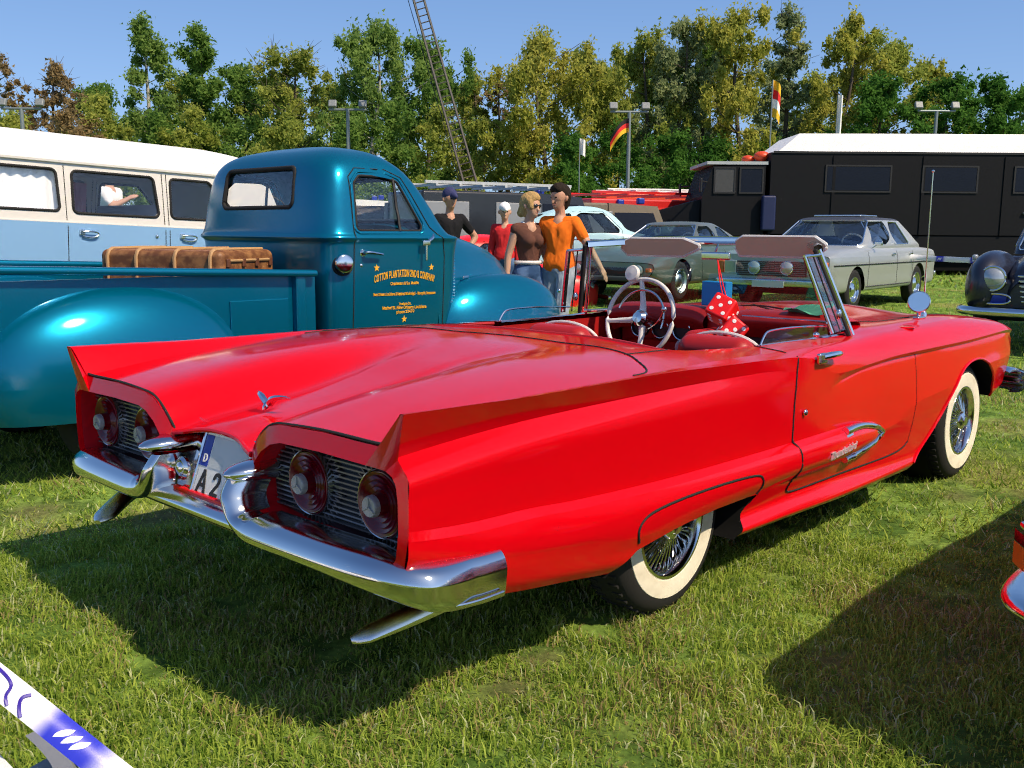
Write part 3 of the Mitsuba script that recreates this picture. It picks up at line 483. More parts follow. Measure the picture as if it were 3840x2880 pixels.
# steering wheel
SWM = tr(1.45, .385, .925) @ rot('y', 14)
RR = .215
def circ(r, a0=0, a1=2 * PI, n=64, x=0): a = np.linspace(a0, a1, n, endpoint=a1 - a0 < 6.2); return np.stack([np.full(n, x), r * np.cos(a), r * np.sin(a)], 1)
k = put(C + '__steering_wheel', xf(tube(circ(RR), .0125, 10, closed=True), SWM), 'ivory')
put(k + '__horn_ring', xf(tube(circ(RR * .72, PI * .1, PI * 1.1), .006, 8), SWM), 'chrome')
for a in (90, 180 - 12 + 180, 0 - 8): pass
for ang in (90, 0, -90):
    d = np.array([0, math.cos(math.radians(ang)), math.sin(math.radians(ang))])
    put(k + '__spoke', xf(tube([np.array([.03, 0, 0]) + d * .02, np.array([.025, 0, 0]) + d * .10, d * (RR - .005)], [.020, .016, .012], 10), SWM @ rot('x', -8)), 'ivory')
put(k + '__hub', xf(lathe([(.001, -.03), (.03, -.025), (.045, -.005), (.045, .03), (.03, .08), (.028, .35)], 28, 'x'), SWM), 'chrome')
put(k + '__knob', xf(cat([lathe([(.001, -.030), (.040, -.026), (.045, -.015), (.042, 0), (.01, .005), (.008, .03)], 28, 'x')]), SWM @ tr(-.02, .075, .238)), 'ivory')
put(C + '__shift_lever', cat([tube(spline([(1.46, .33, .87), (1.40, .22, .93), (1.37, .175, .985)], 8), .006, 8), ell((1.368, .172, .99), (.015, .015, .015), 2)]), 'chrome')
# windshield: wrap-round glass, frame, visors, vent frames
def wsc(t, u):   # t -1..1 across, u 0..1 up
    a = abs(t); y = -t * (.80 - .125 * u) * 1.0
    xb = 1.80 - .10 * a ** 2 - .24 * np.clip((a - .72) / .28, 0, 1) ** 1.6 ; xt = 1.60 - .06 * a ** 2 - .20 * np.clip((a - .72) / .28, 0, 1) ** 1.6
    zb = .955 - .02 * a; zt = 1.345 - .03 * a ** 3
    return (xb + (xt - xb) * u, y, zb + (zt - zb) * u)
TT = np.linspace(-1, 1, 61)
put(C + '__windshield', grid(np.array([[wsc(t, u) for u in np.linspace(0, 1, 9)] for t in TT])), 'tint_glass', smooth=True)
top = np.array([wsc(t, 1) for t in TT]); bot = np.array([wsc(t, 0) for t in TT])
hd = sweep(top[:, :2], [(-.022, 0), (-.018, .018), (.0, .024), (.018, .014), (.02, -.01), (.0, -.016), (-.022, -.012), (-.022, 0)]); hd[..., 2] += top[:, 2:3] 
fk = put(C + '__windshield_frame', cat([grid(hd)]), 'chrome', smooth=50)
put(fk + '__base_trim', tube(bot + [-.005, 0, .004], .009, 8), 'chrome')
for s in (1, -1):
    t = s; P = np.array([wsc(t, u) for u in np.linspace(-.03, 1.0, 14)])
    put(fk + '__pillar', tube(P + [.005, 0, 0], .013, 8), 'chrome'); put(fk + '__pillar_rubber', tube(P + [-.022, s * .004, 0], .011, 8), 'rubber'); put(fk + '__pillar_trim', tube(P + [.030, s * .010, 0], .008, 8), 'chrome')
    sx = P[0] + [-.06, 0, 0]; ex = P[-1] + [-.045, 0, 0]
    k = put(C + '__vent_frame', tube([P[1] + [-.175, 0, -.01], P[-2] + [-.16, 0, .0]], .009, 8), 'chrome'); put(k + '__top_rail', tube([P[-2] + [-.16, 0, .0], P[-2] + [-.01, 0, .006]], .008, 8), 'chrome'); put(k + '__rubber_bar', tube([P[1] + [-.155, 0, -.01], P[-2] + [-.142, 0, -.004]], .007, 6), 'rubber')
    put(k + '__pivot_bar', tube([P[1] + [-.09, 0, -.01], P[-2] + [-.075, 0, 0]], .004, 6), 'rubber'); put(k + '__catch', ell(P[4] + [-.05, s * -.012, -.02], (.016, .012, .025), 2), 'chrome')
    V = np.array([P[1] + [-.175, 0, -.01], P[1] + [-.01, 0, 0], P[-2] + [-.01, 0, 0], P[-2] + [-.16, 0, 0]]); put(C + '__vent_glass', TM(V, [[0, 1, 2, 3]]), 'glass', smooth=False)
    put(C + '__door_top_trim', cat([tube(spline([(.72, s * -.735, .924), (1.1, s * -.745, .922), (1.45, s * -.775, .925)], 12), .008, 6)]), 'chrome')
    # raised quarter of the side window
    W = np.array([(.72, -.745, .93), (.755, -.745, .972), (.80, -.745, .985), (1.05, -.747, .985), (1.30, -.752, .972), (1.33, -.752, .93)]) * [1, s, 1]
    put(C + '__side_window', TM(W, [[0, 1, 2], [0, 2, 3], [0, 3, 4], [0, 4, 5]]), 'glass', smooth=False); put(C + '__window_edge', tube(spline(W[:5], 24), .0045, 6), 'chrome')
put(C + '__visor_rod', tube([(1.535, .25, 1.335), (1.535, -.30, 1.337)], .008, 8), 'chrome')
def visor(y0, y1, z0, z1, x, c):
    pts = [(y0 + c, z1), (y1 - c * .6, z1), (y1, z1 - .02), (y1, z0 + .03), (y1 - c * .4, z0), (y0 + c * 1.0, z0), (y0, z0 + .04), (y0, z1 - .03)]
    pg = Polygon(pts).buffer(.012).buffer(-.004); return pg
for (y0, y1, z0, z1, c) in ((.075, .555, 1.272, 1.345, .09), (-.62, -.16, 1.283, 1.362, .05)):
    m = extr(visor(y0, y1, z0, z1, 0, c), 1.508, 1.526, 'yz'); k = put(C + '__sun_visor', m, 'visor_tan')
    pg = np.array(visor(y0, y1, z0, z1, 0, c).exterior.coords)[:-1]; put(k + '__edging', tube(np.c_[np.full(len(pg), 1.517), pg], .0095, 6, closed=True), 'ivory')
put(C + '__inside_mirror', cat([tube([(1.56, -.02, 1.335), (1.50, -.04, 1.29)], .006, 6), rbox(1.49, -.05, 1.27, .02, .17, .04, .009)]), 'chrome')
put(C + '__wiper', cat([tube(spline([(1.79, .1, .975), (1.80, -.1, 1.005), (1.74, -.42, .985)], 12), .005, 6), tube([(1.80, -.1, 1.01), (1.85, -.3, .96)], .005, 6)]), 'black')
# fender mirror and aerial
mk = put(C + '__fender_mirror', cat([rbox(2.45, -.742, .943, .10, .035, .014, .006), tube(spline([(2.44, -.742, .945), (2.43, -.745, .965), (2.415, -.75, .985)], 8), .011, 8), xf(lathe([(.054, -.006), (.058, .0), (.057, .008), (.045, .03), (.02, .045), (.001, .048)], 28, 'x'), tr(2.41, -.75, 1.03) @ rot('z', 14) @ rot('y', 11))]), 'chrome')
mat('mirror', {'type': 'conductor', 'material': 'Ag'})
put(mk + '__mirror_glass', xf(lathe([(.001, -.002), (.053, -.002), (.053, -.005)], 28, 'x'), tr(2.41, -.75, 1.03) @ rot('z', 14) @ rot('y', 11)), 'mirror', smooth=False)
put(C + '__aerial', cat([tube([(2.62, -.70, .93), (2.60, -.705, 1.25), (2.585, -.71, 1.72)], [.006, .004, .0025], 6), ell((2.585, -.71, 1.725), (.008, .008, .008), 1), lathe([(.02, 0), (.018, .015), (.008, .03)], 12, 'z') if False else xf(lathe([(.02, 0), (.018, .02), (.007, .035)], 12, 'z'), tr(2.62, -.70, .935))]), 'chrome')
put(C + '__filler_cap', xf(lathe([(.001, .004), (.06, .003), (.066, -.004)], 28, 'z'), tr(2.06, -.80, .925)), 'red_paint')
put(C + '__windshield_knob', ell((1.16, -.775, .945), (.02, .015, .012), 1), 'chrome')
# hanging dice and the box on the dash
DI = [((1.25, -.245, 1.015), .118, (25, 30, 20), 'larger red fuzzy die with white pips hanging higher behind the windscreen'), ((1.22, -.32, .925), .108, (40, 10, 45), 'smaller red fuzzy die with white pips hanging lower, below the other die')]
for c, a, (rx, ry, rz), lab in DI:
    k = thing('fuzzy_die', lab, 'fuzzy die', 'fuzzy dice hanging in the red convertible'); M = tr(*c) @ rot('z', rz) @ rot('y', ry) @ rot('x', rx)
    put(k + '__cube', xf(rbox(0, 0, 0, a, a, a, .014), M), 'bright_red', smooth=30)
    pips = []; d = a * .27
    faces = {0: [(0, 0)], 1: [(d, d), (-d, -d)], 2: [(d, d), (-d, -d), (0, 0)], 3: [(d, d), (-d, -d), (d, -d), (-d, d)], 4: [(d, d), (-d, -d), (d, -d), (-d, d), (0, 0)], 5: [(d, d), (-d, -d), (d, -d), (-d, d), (0, d), (0, -d)]}
    R6 = [np.eye(4), rot('y', 90), rot('x', 90), rot('x', -90), rot('y', -90), rot('y', 180)]
    for i, R_ in enumerate(R6):
        for (u, v) in faces[i]: pips.append(xf(xf(lathe([(.001, .0022), (.0095, .002), (.0105, 0)], 10, 'z'), tr(u, v, a / 2)), M @ R_))
    [put(k + '__pip', q, 'white') for q in pips]; put(k + '__cord', tube(spline([(1.49, -.06, 1.26), ((c[0] + 1.49) / 2, (c[1] - .06) / 2, (c[2] + 1.26) / 2 + .01), (c[0], c[1], c[2] + a * .6)], 10), .003, 5), 'bright_red')
solo('cardboard_box', 'blue box standing on the dashboard of the red convertible', 'box', xf(box(0, 0, 0, .06, .16, .13, .004), tr(1.68, .05, 1.065) @ rot('z', -6)), 'box_blue', smooth=False)
lf = np.array([[(1.60 + .11 * i / 5, -.38 - .22 * j / 6, 1.005 + .03 * math.sin(i * 1.3 + j) * .5 + .05 * (i / 5) * (j / 6)) for j in range(7)] for i in range(6)]); pr('leaflet', (.10, .32, .2), .6); solo('folded_leaflet', 'crumpled green paper leaflet lying under the windscreen of the red convertible', 'leaflet', cat([grid(lf), grid(lf - [0, 0, .002], True)]), 'leaflet')
# ================================================================ teal pickup
scene['mat_teal'] = {'type': 'twosided', 'bsdf': {'type': 'blendbsdf', 'weight': .5, 'a': {'type': 'roughplastic', 'alpha': .025, 'int_ior': 1.6, 'diffuse_reflectance': rgb((0.0, .088, .145))}, 'b': {'type': 'principled', 'base_color': rgb((0.0, .22, .40)), 'metallic': .85, 'roughness': .33, 'specular': .5}}}
pr('gold', (0.80, 0.40, 0.03), 0.45)
def leather(p, n, uv):
    f = fbm(p.x * 22, p.y * 22, p.z * 22, 4); return mix((0.13, 0.05, 0.018), (0.30, 0.14, 0.05), smoothstep(.3, .8, f))
pr('leather', proc(leather), .5, 0, .4); pr('leather_dark', (0.12, .045, .02), .5); pr('strap_tan', (.42, .25, .11), .5); pr('seat_dark', (.06, .05, .045), .7)
def ground_z(x, y):
    s = (np.asarray(x) - CAM[0]) * math.cos(YAW) + (np.asarray(y) - CAM[1]) * math.sin(YAW); t = np.maximum(0, s - 5.0)
    return .021 * t * t / (t + 2.0)
P_ = thing('pickup_truck', 'metallic teal vintage pickup truck with yellow door lettering, parked beside the red convertible', 'pickup truck')
YC = 3.40
def sup(th, n): c, s_ = np.cos(th), np.sin(th); return np.sign(c) * np.abs(c) ** (2 / n), np.sign(s_) * np.abs(s_) ** (2 / n)
LV = [(.45,1.02,2.20,.80,9),(.90,.99,2.22,.83,9),(1.22,.985,2.24,.845,8),(1.30,.980,2.25,.85,8),(1.335,.973,2.25,.857,8),(1.36,.990,2.17,.838,8),(1.41,1.0,2.12,.825,7.5),(1.55,1.015,2.02,.80,7),(1.66,1.03,1.94,.78,6.5),(1.745,1.045,1.87,.757,6),(1.81,1.065,1.81,.725,5.5),(1.865,1.10,1.74,.675,5),(1.915,1.165,1.67,.585,4.4),(1.95,1.25,1.585,.45,3.6),(1.97,1.34,1.50,.28,3),(1.98,1.424,1.426,.002,2.4)]
LVa = np.array(LV); LVa[:, 3] += np.where(LVa[:, 0] > 1.3, .022, .01) * (LVa[:, 0] < 1.97); LVa[:, 1] -= .02 * (LVa[:, 0] > 1.3) * (LVa[:, 0] < 1.95); zz = np.r_[np.linspace(.45, 1.28, 18), np.linspace(1.29, 1.42, 14), np.linspace(1.43, 1.80, 30), np.linspace(1.81, 1.98, 26)]
pv = PchipInterpolator(LVa[:, 0], LVa[:, 1:])(zz); th = np.linspace(0, 2 * PI, 241)
G = []
for z, (x0, x1, hw, n) in zip(zz, pv):
    a, b = sup(th, n); G.append(np.stack([(x0 + x1) / 2 + (x1 - x0) / 2 * a, YC + hw * b, np.full_like(a, z)], -1))
cab = strip_surface(np.array(G)); cab = (cab[0], cab[1], cab[2])
cn = cab[2]; ctr = np.array([1.6, YC, 1.2]); flip = ((cab[0] - ctr) * cn).sum(1).mean() < 0
if flip: cab = (cab[0], cab[1][:, ::-1], -cab[2])
cab0 = cab
def rounded(pts, r=.03): return np.array(Polygon(pts).buffer(-r).buffer(r, 8).exterior.coords)[:-1]
WS = rounded([(1.225,1.385),(1.245,1.70),(1.30,1.752),(1.53,1.752),(1.63,1.720),(1.825,1.385)], .03)
WB = rounded([(-.445,1.535),(-.425,1.805),(.425,1.805),(.445,1.535)], .05)
WF = rounded([(-.62,1.46),(-.54,1.76),(.54,1.76),(.62,1.46)], .05)
def cutwin(S, axis, sgn, poly):
    V, F, N = S; o = [i for i in range(3) if i != axis]; q = V[:, o].copy()
    if axis == 0: q[:, 0] -= YC
    d = sdf_poly(q, poly); ok = (N[:, axis] * sgn > .3)
    return clip(S, np.where(ok, d, 1.0))[1]
for s in (-1, 1): cab = cutwin(cab, 1, s, WS)
cab = cutwin(cab, 0, -1, WB); cab = cutwin(cab, 0, 1, WF)
DP = np.array([(1.195,.50),(1.195,1.30),(1.21,1.74),(1.28,1.80),(1.54,1.80),(1.67,1.75),(1.88,1.41),(2.0,1.32),(2.02,1.2),(2.02,.50)])
doors = []
for s in (-1, 1):
    d = np.where(cab[2][:, 1] * s > .3, sdf_poly(cab[0][:, [0, 2]], DP), 1.0); dr_, cab = clip(cab, d); doors.append(dr_)
put_s(P_ + '__cab', cab, 'teal')
DK = []
for i, s in enumerate((-1, 1)):
    dk = put_s(P_ + '__door', doors[i], 'teal'); DK.append(dk)
    put(dk + '__shut_line', gap(cab0, [(x, YC, z) for x, z in np.vstack([DP, DP[:1]])], r=.004, sign=s, curve=False), 'rubber')
    R_ = project(cab0, np.array([(x, YC, z) for x, z in WS]), -.004, 1, s)
    put(dk + '__window_seal', tube(R_, .009, 6, closed=True), 'rubber')
    R2 = project(cab0, np.array([(x, YC, z) for x, z in np.array(Polygon(WS).buffer(.022).exterior.coords)[:-1]]), .001, 1, s); put(dk + '__window_bead', tube(R2, .007, 6, closed=True), 'teal')
    g_ = R_ - [0, s * .012, 0]; put(dk + '__window', TM(np.vstack([g_, g_.mean(0)]), [(j, (j + 1) % len(g_), len(g_)) for j in range(len(g_))]), 'glass', smooth=False)
    q = project(cab0, np.array([(1.60, YC, z) for z in np.linspace(1.385, 1.745, 8)]), -.006, 1, s); put(dk + '__vent_bar', tube(q, .011, 6), 'black')
    yo = YC + s * .845
    put(dk + '__handle', cat([xf(lathe([(.001, .0), (.022, .004), (.03, -.006)], 16, 'y'), tr(1.27, yo + s * .012, 1.235) @ sc(1, s, 1)), tube(spline([(1.27, yo + s * .012, 1.235), (1.275, yo + s * .05, 1.238), (1.34, yo + s * .052, 1.232), (1.41, yo + s * .047, 1.222)], 12), np.linspace(.014, .009, 12), 8)]), 'chrome')
    put(dk + '__lock', ell((1.255, yo + s * .004, 1.15), (.014, .008, .014), 1), 'chrome')
for (axis, sgn, poly, nm) in ((0, -1, WB, 'rear_window'), (0, 1, WF, 'windscreen')):
    R_ = project(cab0, np.array([(1.5, YC + y, z) for y, z in poly]), -.004, 0, sgn); g_ = R_ + [-sgn * .014, 0, 0]
    k = put(P_ + '__' + nm, TM(np.vstack([g_, g_.mean(0)]), [(j, (j + 1) % len(g_), len(g_)) for j in range(len(g_))]), 'glass', smooth=False); put(k + '__seal', tube(R_, .016, 8, closed=True), 'rubber')
put(P_ + '__bench_seat', rbox(1.42, YC, .90, .5, 1.25, .14, .05), 'seat_dark'); put(P_ + '__seat_back', rbox(1.16, YC, 1.10, .12, 1.25, .46, .05), 'seat_dark'); put(P_ + '__cab_lining', cat([box(1.6, YC, .72, 1.0, 1.4, .03), box(2.25, YC, 1.2, .12, 1.3, .3)]), 'seat_dark')
put(P_ + '__steering_wheel', xf(cat([tube(circ(.2, n=40), .012, 8, closed=True), box(0, 0, 0, .02, .38, .03)]), tr(1.93, YC + .37, 1.34) @ rot('y', 30)), 'ivory')
# hood: half ellipses along x, with side louvres
HX = [(1.98,.835,1.43,.62),(2.12,.80,1.435,.62),(2.3,.74,1.425,.64),(2.5,.68,1.395,.66),(2.7,.61,1.352,.70),(2.9,.545,1.302,.72),(3.08,.475,1.24,.74),(3.2,.42,1.16,.74),(3.28,.38,1.06,.74),(3.32,.36,.94,.74)]
hx = np.linspace(1.98, 3.32, 70); hv = row(HX, hx); a = np.linspace(0, PI, 61); ca, sa = sup(a, 3.0)
hg = np.array([np.stack([np.full_like(a, x), YC - w * ca, zb + (zt - zb) * sa], -1) for x, (w, zt, zb) in zip(hx, hv)])
put(P_ + '__hood', grid(hg, True), 'teal', smooth=50); put(P_ + '__hood_trim', tube(hg[4:, 30] + [0, 0, .003], .008, 6), 'teal')
side_s = strip_surface(hg); side_s = (side_s[0], side_s[1], -side_s[2]) if side_s[2][:, 2].mean() < 0 else side_s
for i in range(15):
    z = .86 + i * .0228; put(P_ + '__louvre', xf(box(0, 0, 0, .105, .012, .011, .004), tr(2.13, YC - .808 + .02 * (z > 1.1) * (z - 1.1) * 4, z) @ rot('z', 16)), 'brushed', smooth=False)
put(P_ + '__fender_badge', cat([xf(rbox(0, 0, 0, .10, .012, .022, .005), tr(2.36, YC - .725, 1.035) @ rot('z', 20)), xf(rbox(0, 0, 0, .06, .012, .02, .005), tr(2.37, YC - .725, .99) @ rot('z', 20))]), 'chrome')
def pontoon(c, r, n):
    u, v = np.meshgrid(np.linspace(-PI / 2, PI / 2, 49), np.linspace(-PI, PI, 97), indexing='ij')
    f = lambda t, p: np.sign(t) * np.abs(t) ** p
    cu, su, cv, sv = np.cos(u), np.sin(u), np.cos(v), np.sin(v)
    return grid(np.stack([c[0] + r[0] * f(cu, 1) * f(cv, 2 / n), c[1] + r[1] * f(su, 1.0), c[2] + r[2] * f(cu, 1) * f(sv, 2 / n)], -1))
def half_open(m, zmin):
    V = np.asarray(m.vertices); return surf_mesh(clip((V, np.asarray(m.faces), np.zeros_like(V) + [0, 0, 1.0]), zmin - V[:, 2])[0])
for s in (-1, 1):
    put(P_ + '__rear_fender', half_open(pontoon((-.40, YC + s * .74, .56), (.76, .275, .505), 2.15), .36), 'teal', smooth=60)
    put(P_ + '__front_fender', half_open(pontoon((2.72, YC + s * .70, .55), (.73, .30, .50), 2.6), .34), 'teal', smooth=60)
    put(P_ + '__headlight', xf(lathe([(.001, .06), (.06, .05), (.09, .01), (.10, -.01), (.09, -.04)], 24, 'x'), tr(3.33, YC + s * .66, .82)), 'chrome')
    put(P_ + '__marker_light', ell((3.30, YC + s * .87, .90), (.018, .018, .018), 1), 'chrome')
for x in (-.40, 2.68):
    for s in (-1, 1): wheel(P_, (x, YC + s * .76, .37), s, R=.36, rim=.2, ww=(.21, .21), width=.2, n=32)
# stepside bed
put(P_ + '__bed_side', cat([box(-.25, YC - .765, .86, 2.35, .025, .50)]), 'teal', smooth=False); put(P_ + '__bed_side', box(-.25, YC + .765, .86, 2.35, .025, .50), 'teal', smooth=False)
for s in (-1, 1):
    put(P_ + '__bed_rail', xf(rbox(-.27, YC + s * .80, 0, 2.36, .10, .045, .02), tr(0, 0, 1.135) @ rot('y', 1.9)), 'teal')
    put(P_ + '__stake_pocket', rbox(.785, YC + s * .80, .86, .075, .055, .50, .012), 'teal')
    put(P_ + '__bed_panel', cat([rbox(.50, YC + s * .784, .80, .42, .012, .30, .005)]), 'teal')
put(P_ + '__bed_floor', cat([box(-.25, YC, .64, 2.35, 1.5, .03), box(.90, YC, .86, .025, 1.5, .48), box(-1.42, YC, .86, .025, 1.5, .48)]), 'seat_dark', smooth=False)
[put(P_ + '__running_board', box(1.15, YC + s * .86, .48, 1.7, .16, .05, .02), 'teal') for s in (-1, 1)]
put(P_ + '__chassis', box(1.1, YC, .45, 4.6, 1.1, .22), 'underbody', smooth=False); [put(P_ + '__grille_bar', box(3.36, YC, .62 + .07 * i, .05, .9 - .04 * i, .035, .01), 'chrome') for i in range(5)]
put(P_ + '__front_bumper', rbox(3.62, YC, .52, .06, 1.6, .13, .025), 'chrome')
put(P_ + '__filler_cap', xf(lathe([(.0, -.045), (.045, -.045), (.06, -.035), (.062, -.012), (.05, 0)], 28, 'y'), tr(1.105, YC - .845, 1.165) @ rot('z', -14)), 'chrome'); put(P_ + '__filler_grommet', xf(lathe([(.05, .0), (.066, -.012), (.07, .02)], 24, 'y'), tr(1.11, YC - .84, 1.15) @ rot('z', -14)), 'rubber')
put(P_ + '__swing_mirror', cat([tube(spline([(1.93, YC - .80, 1.40), (1.90, YC - .86, 1.345), (1.83, YC - .90, 1.315)], 10), .014, 8), rbox(1.80, YC - .90, 1.30, .07, .025, .04, .01), rbox(1.80, YC - .90, 1.235, .018, .02, .12, .006), rbox(1.95, YC - .79, 1.43, .02, .03, .12, .008)]), 'chrome')
# door lettering
def letters(key, txt, x0, x1, z, h, bold=True, arc=0.0, slant=0.0):
    m = meshkit.text_mesh(txt, h, .003, bold); v = m.vertices.copy(); lo, hi = v[:, 0].min(), v[:, 0].max(); t = (v[:, 0] - lo) / (hi - lo)
    X = x0 + (x1 - x0) * t; Z = z + v[:, 1] + arc * (1 - (2 * t - 1) ** 2) + slant * (t - .5)
    Q = project(cab0, np.stack([X, np.full_like(X, YC), Z], -1), .0015, 1, -1); Q[:, 1] -= v[:, 2]
    m.vertices = Q; m.faces = np.asarray(m.faces); return put(DK[0] + '__' + key, xf(m, np.eye(4)), 'gold', smooth=False)
letters('lettering', 'COTTON PLANTATION 2ND & COMPANY', 1.365, 1.925, 1.022, .048, arc=.042, slant=-.012)
letters('lettering', 'Charleston & Su. Mobile', 1.51, 1.77, 1.008, .020)
letters('lettering', 'New Orleans Louisiana & Natchez Mississippi - Memphis Tennessee', 1.36, 1.935, .934, .020, slant=-.008)
letters('lettering', 'Produce Co.', 1.593, 1.705, .864, .018); letters('lettering', 'Market St. New Orleans Louisiana', 1.44, 1.85, .836, .022, slant=-.008); letters('lettering', 'phone 22470', 1.57, 1.735, .806, .020)
for x, z in ((1.385, 1.13), (1.89, 1.125), (1.643, .762)):
    st = [(x + (.027 if i % 2 == 0 else .011) * math.sin(i * PI / 5), z + (.027 if i % 2 == 0 else .011) * math.cos(i * PI / 5)) for i in range(10)]
    m = extr(st, 0, .004, 'xz'); m.vertices = m.vertices + [0, YC - .846, 0]; q = project(cab0, np.array([[x, YC, z]]), 0, 1, -1)[0, 1]; m.vertices = m.vertices + [0, q - (YC - .846) - .004, 0]; put(DK[0] + '__star', m, 'gold', smooth=False)
# suitcase on the bed
SM = tr(.245, 3.33, 1.0) @ rot('z', -4) ; k = thing('suitcase', 'worn brown leather travelling trunk with light straps lying in the bed of the teal pickup', 'suitcase')
W_, D_, H_ = .62, .95, .58
SM = tr(.47, 3.42, .96) @ rot('z', 24)
put(k + '__case', xf(rbox(0, 0, 0, W_, D_, H_, .045), SM), 'leather', smooth=40)
SX = -W_ / 2
for yy in (-.40, -.13, .17, .40): put(k + '__strap', xf(tube(np.array([(SX - .006, yy, -.27), (SX - .006, yy, H_ / 2 - .045), (SX + .012, yy, H_ / 2 - .012), (SX + .045, yy, H_ / 2 + .004), (0, yy, H_ / 2 + .006), (-SX - .045, yy, H_ / 2 + .004)]), .013, 6), SM), 'strap_tan')
put(k + '__rim', xf(cat([tube([(SX + .06, -D_ / 2 - .006, .225), (-SX - .06, -D_ / 2 - .006, .225)], .010, 6)]), SM), 'strap_tan')
for xx in (-.24, -.07, .08, .24): put(k + '__clasp', xf(rbox(xx, -D_ / 2 - .008, .21, .035, .018, .055, .006), SM), 'leather_dark')
# ================================================================ two-tone van
pr('van_white', (0.60, 0.58, 0.53), 0.35, 0, .5, clearcoat=.6); pr('van_roof', (0.66, 0.655, 0.63), 0.4, 0, .5)
pr('van_blue', (0.20, 0.38, 0.62), 0.3, 0, .5, clearcoat=.8); pr('curtain', (.84, .86, .88), .8, 0, .2); pr('curtain_pink', (.75, .25, .33), .8); pr('lining', (.20, .21, .25), .8)
V_ = thing('camper_van', 'vintage two-tone camper van, white above light blue, parked behind the teal pickup', 'van')
FRAME.append(tr(1.9, 7.36, .32) @ rot('y', 2.1) @ tr(-1.9, 0, 0))
vx = np.r_[np.linspace(-1.15, -.9, 8), np.linspace(-.85, 2.6, 60), np.linspace(2.65, 3.28, 14)]
def tap(pts):  # constant section with drawn-in ends: (w, z) -> table with end narrowing
    w, z, kw, dz = pts; return [(-1.15, w * (1 - kw), z - dz), (-.95, w * (1 - kw * .25), z - dz * .2), (-.6, w, z), (2.5, w, z), (2.9, w * (1 - kw * .3), z - dz * .25), (3.15, w * (1 - kw * .7), z - dz * .7), (3.28, w * (1 - kw * 1.2), z - dz)]
VR = [tap(p) for p in [(.76,.28,.10,0),(.845,.36,.10,0),(.86,.70,.09,0),(.862,1.05,.09,0),(.862,1.075,.09,0),(.846,1.085,.09,0),(.838,1.13,.09,0),(.80,1.40,.10,0),(.765,1.615,.12,.01),(.79,1.625,.12,.01),(.79,1.645,.12,.01),(.755,1.655,.13,.01),(.70,1.76,.18,.03),(.56,1.87,.25,.06),(.30,1.935,.3,.09),(0,1.95,0,.11)]]
vh = shell(VR, vx, [4, 5, 8, 9, 10, 11], sub=5); vs = join([vh, smirror(vh)]); vs0 = vh
WN = {'rear': [(-.98,1.18),(-.96,1.555),(-.10,1.555),(-.06,1.18)], 'mid': [(.965 - .0,1.18),(1.0,1.555),(1.80,1.555),(1.84,1.18)], 'front': [(1.965,1.18),(1.985,1.555),(2.45,1.555),(2.85,1.18)]}
WN = {'rearmost': [(-.98,1.18),(-.95,1.56),(-.22,1.56),(-.2,1.18)], 'rear': [(-.08,1.18),(-.06,1.56),(.855,1.56),(.87,1.18)], 'middle': [(.99,1.17),(1.0,1.56),(1.80,1.56),(1.835,1.17)], 'front': [(1.96,1.17),(1.975,1.56),(2.40,1.56),(2.78,1.17)]}
WN = {k: rounded(v, .05) for k, v in WN.items()}
for poly in WN.values():
    d = sdf_poly(vs[0][:, [0, 2]], poly); d = np.where(np.abs(vs[2][:, 1]) > .5, d, 1.0); vs = clip(vs, d)[1]
roof, low = clip(vs, 1.6555 - vs[0][:, 2]); 
blue, white = clip(low, low[0][:, 2] - 1.0765)
put_s(V_ + '__roof', roof, 'van_roof'); put_s(V_ + '__upper_body', white, 'van_white'); put_s(V_ + '__lower_body', blue, 'van_blue')
for s in (-1, 1):
    for nm, poly in WN.items():
        R_ = np.array([(x, s * -1, z) for x, z in poly]); pts = project(vs0, R_ * [1, 0, 1] + [0, -1, 0], .002, 1, -1) * [1, -s, 1]
        k = put(V_ + '__window', TM(np.vstack([pts + [0, -s * .01, 0], (pts + [0, -s * .01, 0]).mean(0)]), [(j, (j + 1) % len(pts), len(pts)) for j in range(len(pts))]), 'glass', smooth=False)
        put(k + '__seal', tube(pts, .013, 8, closed=True), 'rubber')
    g_ = [gap(vs0, [(x, -.8, z) for x, z in q], r=.004, curve=False) for q in ([(.925,.36),(.925,1.05)],[(.925,1.10),(.93,1.60)],[(1.885,.36),(1.885,1.05)],[(1.885,1.10),(1.89,1.60)],[(1.93,.36),(1.93,1.05)],[(1.93,1.10),(1.935,1.60)],[(-.13,1.10),(-.125,1.6)])]
    put(V_ + '__shut_lines', cat(g_) if s == -1 else mir(cat(g_)), 'rubber')
    for x in (1.05, 2.06):
        hd = cat([rbox(x, -.872, .995, .05, .03, .05, .008), tube(spline([(x, -.885, 1.0), (x + .09, -.90, 1.005), (x + .15, -.888, .985), (x + .12, -.885, .955), (x, -.88, .96)], 16), .009, 8)]); put(V_ + '__door_handle', hd if s == -1 else mir(hd), 'chrome')
    lk = ell((1.79, -.868, .985), (.018, .012, .02), 1); put(V_ + '__lock', lk if s == -1 else mir(lk), 'chrome')
    for x in (-.35, 2.05): wheel(V_, (x, s * .76, .33), s, R=.33, rim=.2, ww=(.2, .2), width=.17, n=32)
put(V_ + '__interior', cat([box(1.0, 0, 1.10, 4.0, 1.5, .03), box(1.95, 0, 1.13, .10, 1.4, .35), box(.1, .1, 1.2, .1, 1.2, .3), box(-1.05, 0, 1.35, .03, 1.3, .5)]), 'lining', smooth=False)
cz = np.linspace(1.16, 1.545, 8); cxs = np.linspace(-.12, .90, 66)
put(V_ + '__curtain', grid(np.array([[(x, -.80 + .25 * (z - 1.16) * .35 + .012 * math.sin(x * 55) + .05, z) for z in cz] for x in cxs])), 'curtain')
